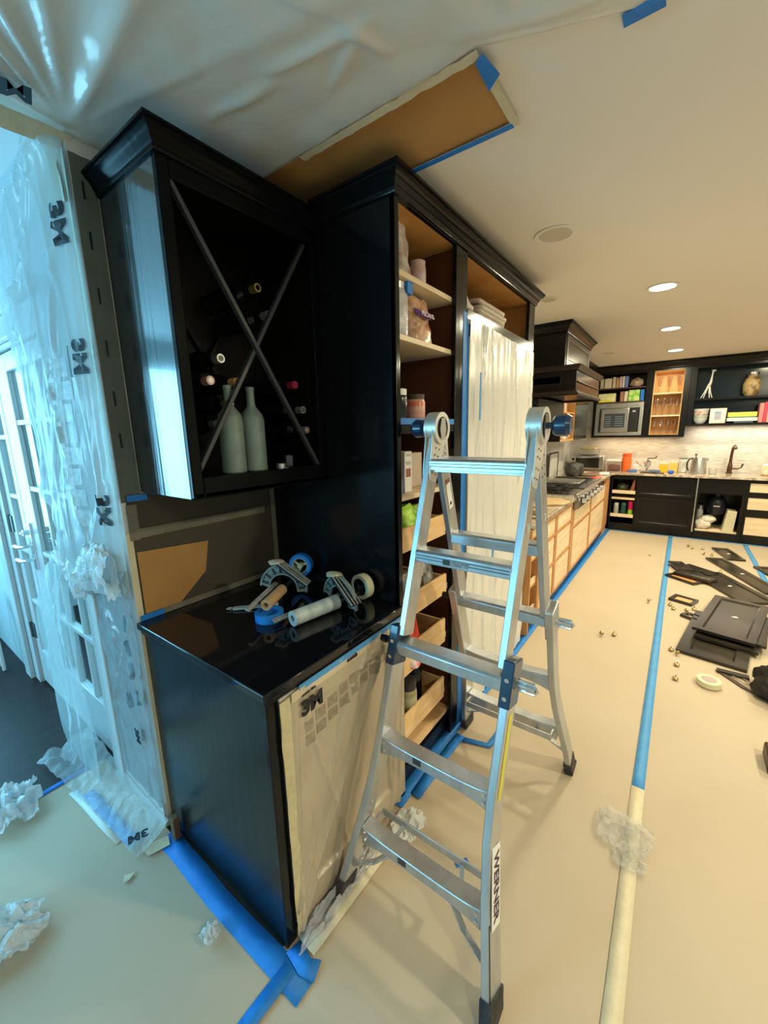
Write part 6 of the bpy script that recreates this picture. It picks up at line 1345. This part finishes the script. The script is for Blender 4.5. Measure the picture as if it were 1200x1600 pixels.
area('glass_cabinet_lamp', (-0.22, 7.40, 2.355), (0, 0, 0), 0.2, 0.03, 1.6, (1, 0.8, 0.5))

# ================================================================== FAR WALL BASES
GY = 7.05
T = thing('corner_base_cabinet', 'open black corner base cabinet with pale pull-out shelves', 'cabinet', (-0.63, 7.3, 0))
m = MB(); m.box(-0.80, -0.785, GY, 7.6, 0.0, 0.86); m.box(-0.475, -0.462, GY, 7.6, 0, 0.86); m.box(-0.785, -0.475, 7.58, 7.6, 0, 0.86); m.box(-0.785, -0.475, GY, GY + 0.02, 0, 0.12); m.box(-0.785, -0.475, GY, GY + 0.02, 0.80, 0.86); obj('carcass', m, BLACKFAR, T, bevel=0.002)
for z in (0.58, 0.49, 0.215):
    m = MB(); m.box(-0.783, -0.477, GY + 0.002, 7.55, z, z + 0.012); m.box(-0.783, -0.477, GY + 0.002, GY + 0.016, z + 0.012, z + 0.05 if z != 0.49 else z + 0.03); obj('pull_out_shelf', m, PLY, T, bevel=0.002)
m = MB(); m.blob((-0.66, 7.22, 0.665), 0.08, 0.08, 0.06, 0.2, 2, 3, 1, -0.055); solo('pot', m, flat('dark_green_pot', (0.06, 0.07, 0.03), 0.35), 'dark greenish pot on the top pull-out shelf of the corner cabinet', 'pot')
m = MB(); m.prism([(-0.56, 0.595), (-0.50, 0.595), (-0.49, 0.78), (-0.51, 0.80)], (0, 0.16, 0), (0, 7.12, 0), (1, 0, 0), (0, 0, 1)); solo('terracotta_tray', m, flat('terracotta', (0.42, 0.16, 0.08), 0.5), 'terracotta coloured tray standing at the right of the corner top shelf', 'tray')
jar('thermos', 'pale grey bottle at the left of the low corner shelf', (-0.72, 7.16, 0.2275), 0.035, 0.19, flat('pale_grey_steel', (0.5, 0.5, 0.48), 0.4), WHITEM, 'bottle', group=None)
jar('bottle', 'dark teal bottle in the middle of the low corner shelf', (-0.62, 7.16, 0.2275), 0.038, 0.20, flat('dark_teal', (0.02, 0.09, 0.09), 0.35), flat('teal_lid', (0.05, 0.16, 0.15), 0.35), 'bottle', group=None)
T = thing('tumbler_stack', 'pink over lime green tumblers stacked at the right of the low corner shelf', 'tumblers', (-0.53, 7.14, 0.2275))
m = MB(); m.lathe([(0.032, 0), (0.036, 0.10), (0.001, 0.10)], (-0.525, 7.14, 0.2275), 16); obj('lower_tumbler', m, flat('lime_green', (0.30, 0.65, 0.03), 0.35), T, label='lime green tumbler')
m = MB(); m.lathe([(0.034, 0.10), (0.037, 0.23), (0.001, 0.23)], (-0.525, 7.14, 0.2275), 16); obj('upper_tumbler', m, flat('hot_pink', (0.65, 0.02, 0.15), 0.35), T, label='hot pink tumbler')

T = thing('panel_dishwasher', 'glossy black two-drawer panelled unit left of the sink cabinet', 'dishwasher', (-0.10, 7.1, 0))
m = MB(); m.box(-0.461, 0.262, GY + 0.02, 7.6, 0.10, 0.86); m.box(-0.461, 0.262, GY + 0.03, GY + 0.05, 0.0, 0.10); obj('body', m, BLACKFAR, T)
shaker('upper_drawer_front', (-0.455, GY, 0.565), (1, 0, 0), 0.695, 0.285, 0.02, BLACKFAR, T, rail=0.035, rec=0.006)
shaker('lower_drawer_front', (-0.455, GY, 0.115), (1, 0, 0), 0.695, 0.435, 0.02, BLACKFAR, T, rail=0.05, rec=0.006)
m = MB(); m.box(0.245, 0.258, GY - 0.003, GY + 0.02, 0.10, 0.86); obj('steel_edge', m, ALUBRIGHT, T)
T = thing('sink_cabinet', 'black sink base cabinet with its door off, pipes and bags inside', 'cabinet', (0.52, 7.3, 0))
m = MB(); m.box(0.264, 0.282, GY, 7.6, 0, 0.86); m.box(0.735, 0.775, GY, 7.6, 0, 0.86); m.box(0.282, 0.735, GY, GY + 0.02, 0, 0.12); m.box(0.282, 0.735, GY, GY + 0.02, 0.655, 0.86); m.box(0.282, 0.735, 7.58, 7.6, 0, 0.86); obj('carcass', m, BLACKFAR, T, bevel=0.002)
shaker('false_front', (0.285, GY - 0.002, 0.67), (1, 0, 0), 0.43, 0.17, 0.012, BLACKFAR, T, rail=0.02, rec=0.006)
m = MB(); m.box(0.282, 0.735, GY + 0.02, 7.58, 0.12, 0.135); obj('floor_board', m, PLY, T)
T = thing('waste_disposer', 'black rounded waste disposer hanging inside the sink cabinet', 'waste disposer', (0.50, 7.28, 0.33))
m = MB(); m.lathe([(0.05, 0), (0.085, 0.03), (0.10, 0.10), (0.10, 0.19), (0.085, 0.24), (0.05, 0.27), (0.045, 0.33)], (0.50, 7.28, 0.33), 22); obj('body', m, flat('blue_black_housing', (0.012, 0.016, 0.025), 0.3), T)
m = MB(); m.ring((0.50, 7.28, 0.635), (0.50, 7.28, 0.655), 0.055, 0.04, 20); obj('collar', m, ALUBRIGHT, T); m = MB(); m.box(0.46, 0.53, 7.17, 7.183, 0.46, 0.475); obj('badge', m, ALUPLATE, T)
m = MB(); m.blob((0.36, 7.20, 0.195), 0.10, 0.09, 0.075, 0.25, 2, 3, 3, -0.06); m.blob((0.42, 7.22, 0.27), 0.09, 0.08, 0.055, 0.25, 2, 3, 8); solo('plastic_bags', m, mat('cream_plastic_bag', (0.66, 0.60, 0.50), 0.35, bump=0.6, bscale=14), 'bundle of cream plastic bags on the sink cabinet floor', 'plastic bags')
m = MB(); m.prism([(0.58, 0.136), (0.70, 0.136), (0.715, 0.42), (0.615, 0.43)], (0, 0.20, 0), (0, 7.10, 0), (1, 0, 0), (0, 0, 1)); solo('cream_box', m, flat('cream_carton', (0.60, 0.54, 0.38), 0.5), 'tall cream box standing at the right inside the sink cabinet', 'box', bevel=0.004)
jar('white_bottle', 'white bottle behind the bags at the left inside the sink cabinet', (0.33, 7.40, 0.1355), 0.04, 0.30, WHITEM, FS, 'bottle', group=None)
T = thing('drawer_cabinet', 'black base cabinet at the right edge with three pale drawer boxes', 'cabinet', (1.1, 7.3, 0))
m = MB(); m.box(0.777, 0.797, GY, 7.6, 0, 0.86); m.box(1.36, 1.38, GY, 7.6, 0, 0.86)
for a, b in ((0, 0.13), (0.37, 0.475), (0.63, 0.705), (0.82, 0.86)): m.box(0.797, 1.36, GY, GY + 0.02, a, b)
m.box(0.797, 1.36, 7.58, 7.6, 0, 0.86); obj('carcass', m, BLACKFAR, T, bevel=0.003)
for a, b in ((0.705, 0.82), (0.475, 0.63), (0.13, 0.37)):
    m = MB(); m.box(0.80, 1.357, GY + 0.006, GY + 0.02, a, b); d = obj('drawer', m, PLY, T); m = MB(); m.box(0.81, 1.35, GY + 0.02, 7.5, a + 0.003, a + 0.015); obj('drawer_bottom', m, PLY, d)
T = thing('drawer_cabinet', 'black base cabinet beyond the right picture edge', 'cabinet', (2.0, 7.3, 0)); m = MB(); m.box(1.382, 3.2, GY, 7.6, 0, 0.86); obj('carcass', m, BLACKFAR, T)

# ================================================================== REMOVED DOORS AND OTHER THINGS ON THE FLOOR
FD0 = 0.0075
DOORF = mat('dusty_black_lacquer', (0.020, 0.016, 0.011), 0.22, c2=(0.045, 0.036, 0.024), nscale=3, bump=0.03)
STICK = flat('white_sticker', (0.80, 0.80, 0.78), 0.5)


def floor_door(label, x, y, rz, w, l, z=FD0, sticker=True, pm=None, rail=0.05, tilt=0.0, grp='cabinet doors laid on the floor'):
    t = thing('door_leaf', label, 'cabinet door', (x, y, z), rz, grp, local=True)
    shaker('frame', (-w / 2, -l / 2, 0.02), (1, 0, 0), w, l, 0.02, DOORF, t, rail=rail, rec=0.010, up=(0, 1, 0), pm=pm)
    if sticker:
        mm = MB(); mm.prism([(-0.022, -0.008), (0.0, -0.02), (0.024, -0.004), (0.006, 0.016)], (0, 0, 0.0006), (0.01, 0.02, 0.0104)); obj('sticker', mm, STICK, t)
    if tilt: t.rotation_euler[0] = tilt
    return t


floor_door('large black door lying lowest, nearest the tape roll on the floor', 0.375, 3.72, math.radians(-9), 0.385, 0.86, FD0, False, rail=0.07)
floor_door('black door second in the pile, its near edge showing under the top door', 0.46, 3.86, math.radians(-11), 0.36, 0.62, FD0 + 0.0215, False)
floor_door('black door third in the pile, set back under the top door', 0.50, 3.93, math.radians(-8), 0.34, 0.60, FD0 + 0.043, False)
floor_door('topmost black door of the pile with a white sticker at its centre', 0.475, 4.02, math.radians(-12), 0.36, 0.86, FD0 + 0.0645)
floor_door('long dusty black door lying behind the door pile', 0.535, 5.02, math.radians(28), 0.31, 0.80, FD0)
floor_door('narrow long black door front lying beyond the pile towards the sink', 0.67, 5.52, math.radians(22), 0.18, 1.10, FD0, rail=0.03)
floor_door('small black drawer front alone nearest the sink cabinet', 0.61, 6.33, math.radians(15), 0.17, 0.50, FD0, rail=0.03)
floor_door('black door partly outside the right edge of the picture beyond the tape', 1.02, 5.6, math.radians(20), 0.22, 0.7, FD0, rail=0.03)
floor_door('small black drawer front touching the blue seam tape', 0.135, 5.42, math.radians(20), 0.14, 0.30, FD0 + 0.0215, False, rail=0.025)
floor_door('small black drawer front right of the one on the seam tape', 0.30, 5.44, math.radians(50), 0.16, 0.34, FD0, False, rail=0.025)
floor_door('small black drawer front leaning across the orange backed one', 0.26, 5.12, math.radians(65), 0.15, 0.34, FD0 + 0.0215, False, rail=0.025)
floor_door('drawer front with bare orange panel in the small pile by the seam', 0.17, 5.05, math.radians(55), 0.15, 0.30, FD0, False, flat('bare_orange_panel', (0.60, 0.26, 0.08), 0.5), 0.022)
floor_door('small drawer front with orange panel lying alone among brass knobs', 0.165, 4.40, math.radians(70), 0.155, 0.185, FD0, False, flat('bright_orange_panel', (0.75, 0.36, 0.13), 0.5), 0.02)
floor_door('small black drawer front poking out left of the door pile', 0.235, 4.02, math.radians(60), 0.10, 0.16, FD0, False, rail=0.02)
T = thing('maroon_board', 'dark maroon panel right of the door pile at the picture edge', 'panel', (0.78, 3.98, FD0)); m = MB(); m.box(0.69, 0.90, 3.75, 4.15, FD0, FD0 + 0.02); obj('panel', m, flat('dark_maroon', (0.06, 0.015, 0.015), 0.35), T, bevel=0.002)
m = MB(); m.box(0.34, 0.50, 3.17, 3.21, FD0, FD0 + 0.015); solo('dark_strip', m, DOORF, 'short dark strip on the paper between door pile and black bag', 'strip')
T = thing('masking_tape_roll', 'cream masking tape roll lying on the floor paper near the black bag', 'tape roll', (0.29, 2.98, FD0))
m = MB(); m.ring((0.29, 2.98, FD0), (0.29, 2.98, FD0 + 0.036), 0.062, 0.039, 36); obj('tape', m, mat('cream_roll', (0.74, 0.66, 0.42), 0.5), T, bevel=0.002)
m = MB(); m.cyl((0.29, 2.98, FD0 + 0.0), (0.29, 2.98, FD0 + 0.0335), 0.039, seg=28); obj('core_wrap', m, mat('grey_pink_wrap', (0.36, 0.30, 0.27), 0.4, c2=(0.50, 0.34, 0.30), nscale=20), T)
T = thing('tool_bag', 'black open tool bag on the floor at the right picture edge', 'bag', (0.68, 3.08, FD0))
m = MB(); m.blob((0.70, 3.06, FD0 + 0.085), 0.19, 0.17, 0.12, 0.35, 2.0, 4, 2.0, -0.085); obj('body', m, mat('black_nylon', (0.006, 0.007, 0.009), 0.45, bump=0.5, bscale=14), T, ang=60)
m = MB(); m.tube([(0.56, 3.12, 0.12), (0.60, 3.10, 0.20), (0.68, 3.06, 0.21), (0.74, 3.04, 0.15)], 0.012, 8); obj('handle', m, flat('black_webbing', (0.012, 0.012, 0.014), 0.6), T)
m = MB(); m.blob((0.64, 3.10, 0.185), 0.035, 0.03, 0.015, 0.3, 2, 2); obj('pale_item', m, WHITEM, T)
T = thing('strap', 'brown webbing strap trailing from the tool bag over the floor paper', 'strap', (0.40, 3.15, FD0))
m = MB(); m.beam((0.345, 3.20, FD0 + 0.003), (0.47, 3.05, FD0 + 0.003), 0.028, 0.004); m.beam((0.47, 3.05, FD0 + 0.003), (0.56, 3.00, FD0 + 0.003), 0.020, 0.004); obj('webbing', m, flat('brown_webbing', (0.07, 0.04, 0.03), 0.7), T)
m = MB(); m.tube([(0.42, 3.17, FD0 + 0.004), (0.47, 3.09, FD0 + 0.01), (0.56, 3.07, FD0 + 0.02)], 0.003, 6); m.tube([(0.47, 3.17, FD0 + 0.004), (0.50, 3.12, FD0 + 0.015), (0.56, 3.09, FD0 + 0.03)], 0.003, 6); obj('cord', m, flat('pale_cord', (0.35, 0.25, 0.16), 0.6), T)
m = MB(); m.box(0.475, 0.62, 2.30, 2.45, FD0, 0.08); solo('dark_case', m, flat('dark_case_plastic', (0.03, 0.015, 0.012), 0.4), 'dark brown case just entering the right edge of the picture', 'case', bevel=0.01)
BRASS = flat('aged_brass', (0.48, 0.36, 0.16), 0.3, 0.9)


def knob(x, y, k, lab):
    t = thing('brass_pull', lab, 'knob', (x, y, FD0), k * 1.3, 'brass cabinet knobs scattered on the floor paper', local=True)
    mm = MB(); mm.lathe([(0.010, 0), (0.016, 0.004), (0.017, 0.010), (0.012, 0.016), (0.006, 0.018)], (0, 0, 0), 14); obj('knob_head', mm, BRASS, t)
    mm = MB(); mm.cyl((0, 0, 0.018), (0.003, 0.002, 0.036), 0.004, seg=8); obj('screw', mm, STEEL, t)
    if k % 3 == 0: t.rotation_euler = (1.25, 0, k * 1.3); t.location.z += 0.016


spots = [(-0.348, 3.30, 'brass knob left of its neighbour in the pair on the bare paper'), (-0.269, 3.345, 'brass knob right in the pair on the bare paper'), (0.093, 3.325, 'brass knob at the left of the row by the large door corner'), (0.135, 3.27, 'pale round brass knob touching the large door corner'), (0.128, 3.12, 'brass knob halfway between large door and tape roll'), (0.123, 2.93, 'brass knob nearest the camera, left of the tape roll'), (-0.102, 4.19, 'lone brass knob left of the seam beside the orange panel'),
         (0.070, 4.22, 'brass knob left below the small orange panel'), (0.095, 4.14, 'brass knob in front of the small orange panel left corner'), (0.19, 4.13, 'brass knob in front of the small orange panel'), (0.24, 4.22, 'brass knob at the right corner of the small orange panel'), (0.205, 4.02, 'brass knob between orange panel and the door pile'), (0.218, 6.47, 'brass knob farthest left in the group near the sink'), (0.26, 6.42, 'brass knob right beside the farthest left one near the sink'),
         (0.37, 6.46, 'brass knob farthest back in the group near the sink'), (0.363, 6.19, 'brass knob below the farthest one near the sink'), (0.45, 6.18, 'brass knob left of the small far drawer front'), (0.49, 5.50, 'brass knob left of the narrow long door front')]
for k, (x, y, lab) in enumerate(spots): knob(x, y, k, lab)
m = MB(); m.blob((-0.17, 5.80, FD0 + 0.006), 0.012, 0.012, 0.006, 0.2, 2, 2); solo('paper_crumb', m, BRASS, 'tiny brown crumb on the bare paper left of the seam', 'crumb')

# small clutter in the side room seen past the door
T = thing('power_strip', 'white plug box with trailing cord on the dark floor at the left edge', 'plug box', (-3.70, 0.42, 0))
m = MB(); m.box(-3.80, -3.68, 0.36, 0.48, 0.42, 0.53); m.box(-3.80, -3.78, 0.36, 0.38, 0.0, 0.42); m.box(-3.70, -3.68, 0.46, 0.48, 0.0, 0.42); m.box(-3.80, -3.78, 0.46, 0.48, 0.0, 0.42); obj('stool', m, WHITEM, T, bevel=0.006)
m = MB(); m.tube([(-3.68, 0.42, 0.42), (-3.60, 0.40, 0.30), (-3.55, 0.40, 0.12), (-3.62, 0.38, 0.02), (-3.75, 0.34, 0.015)], 0.008, 8); obj('cord', m, WHITEM, T)
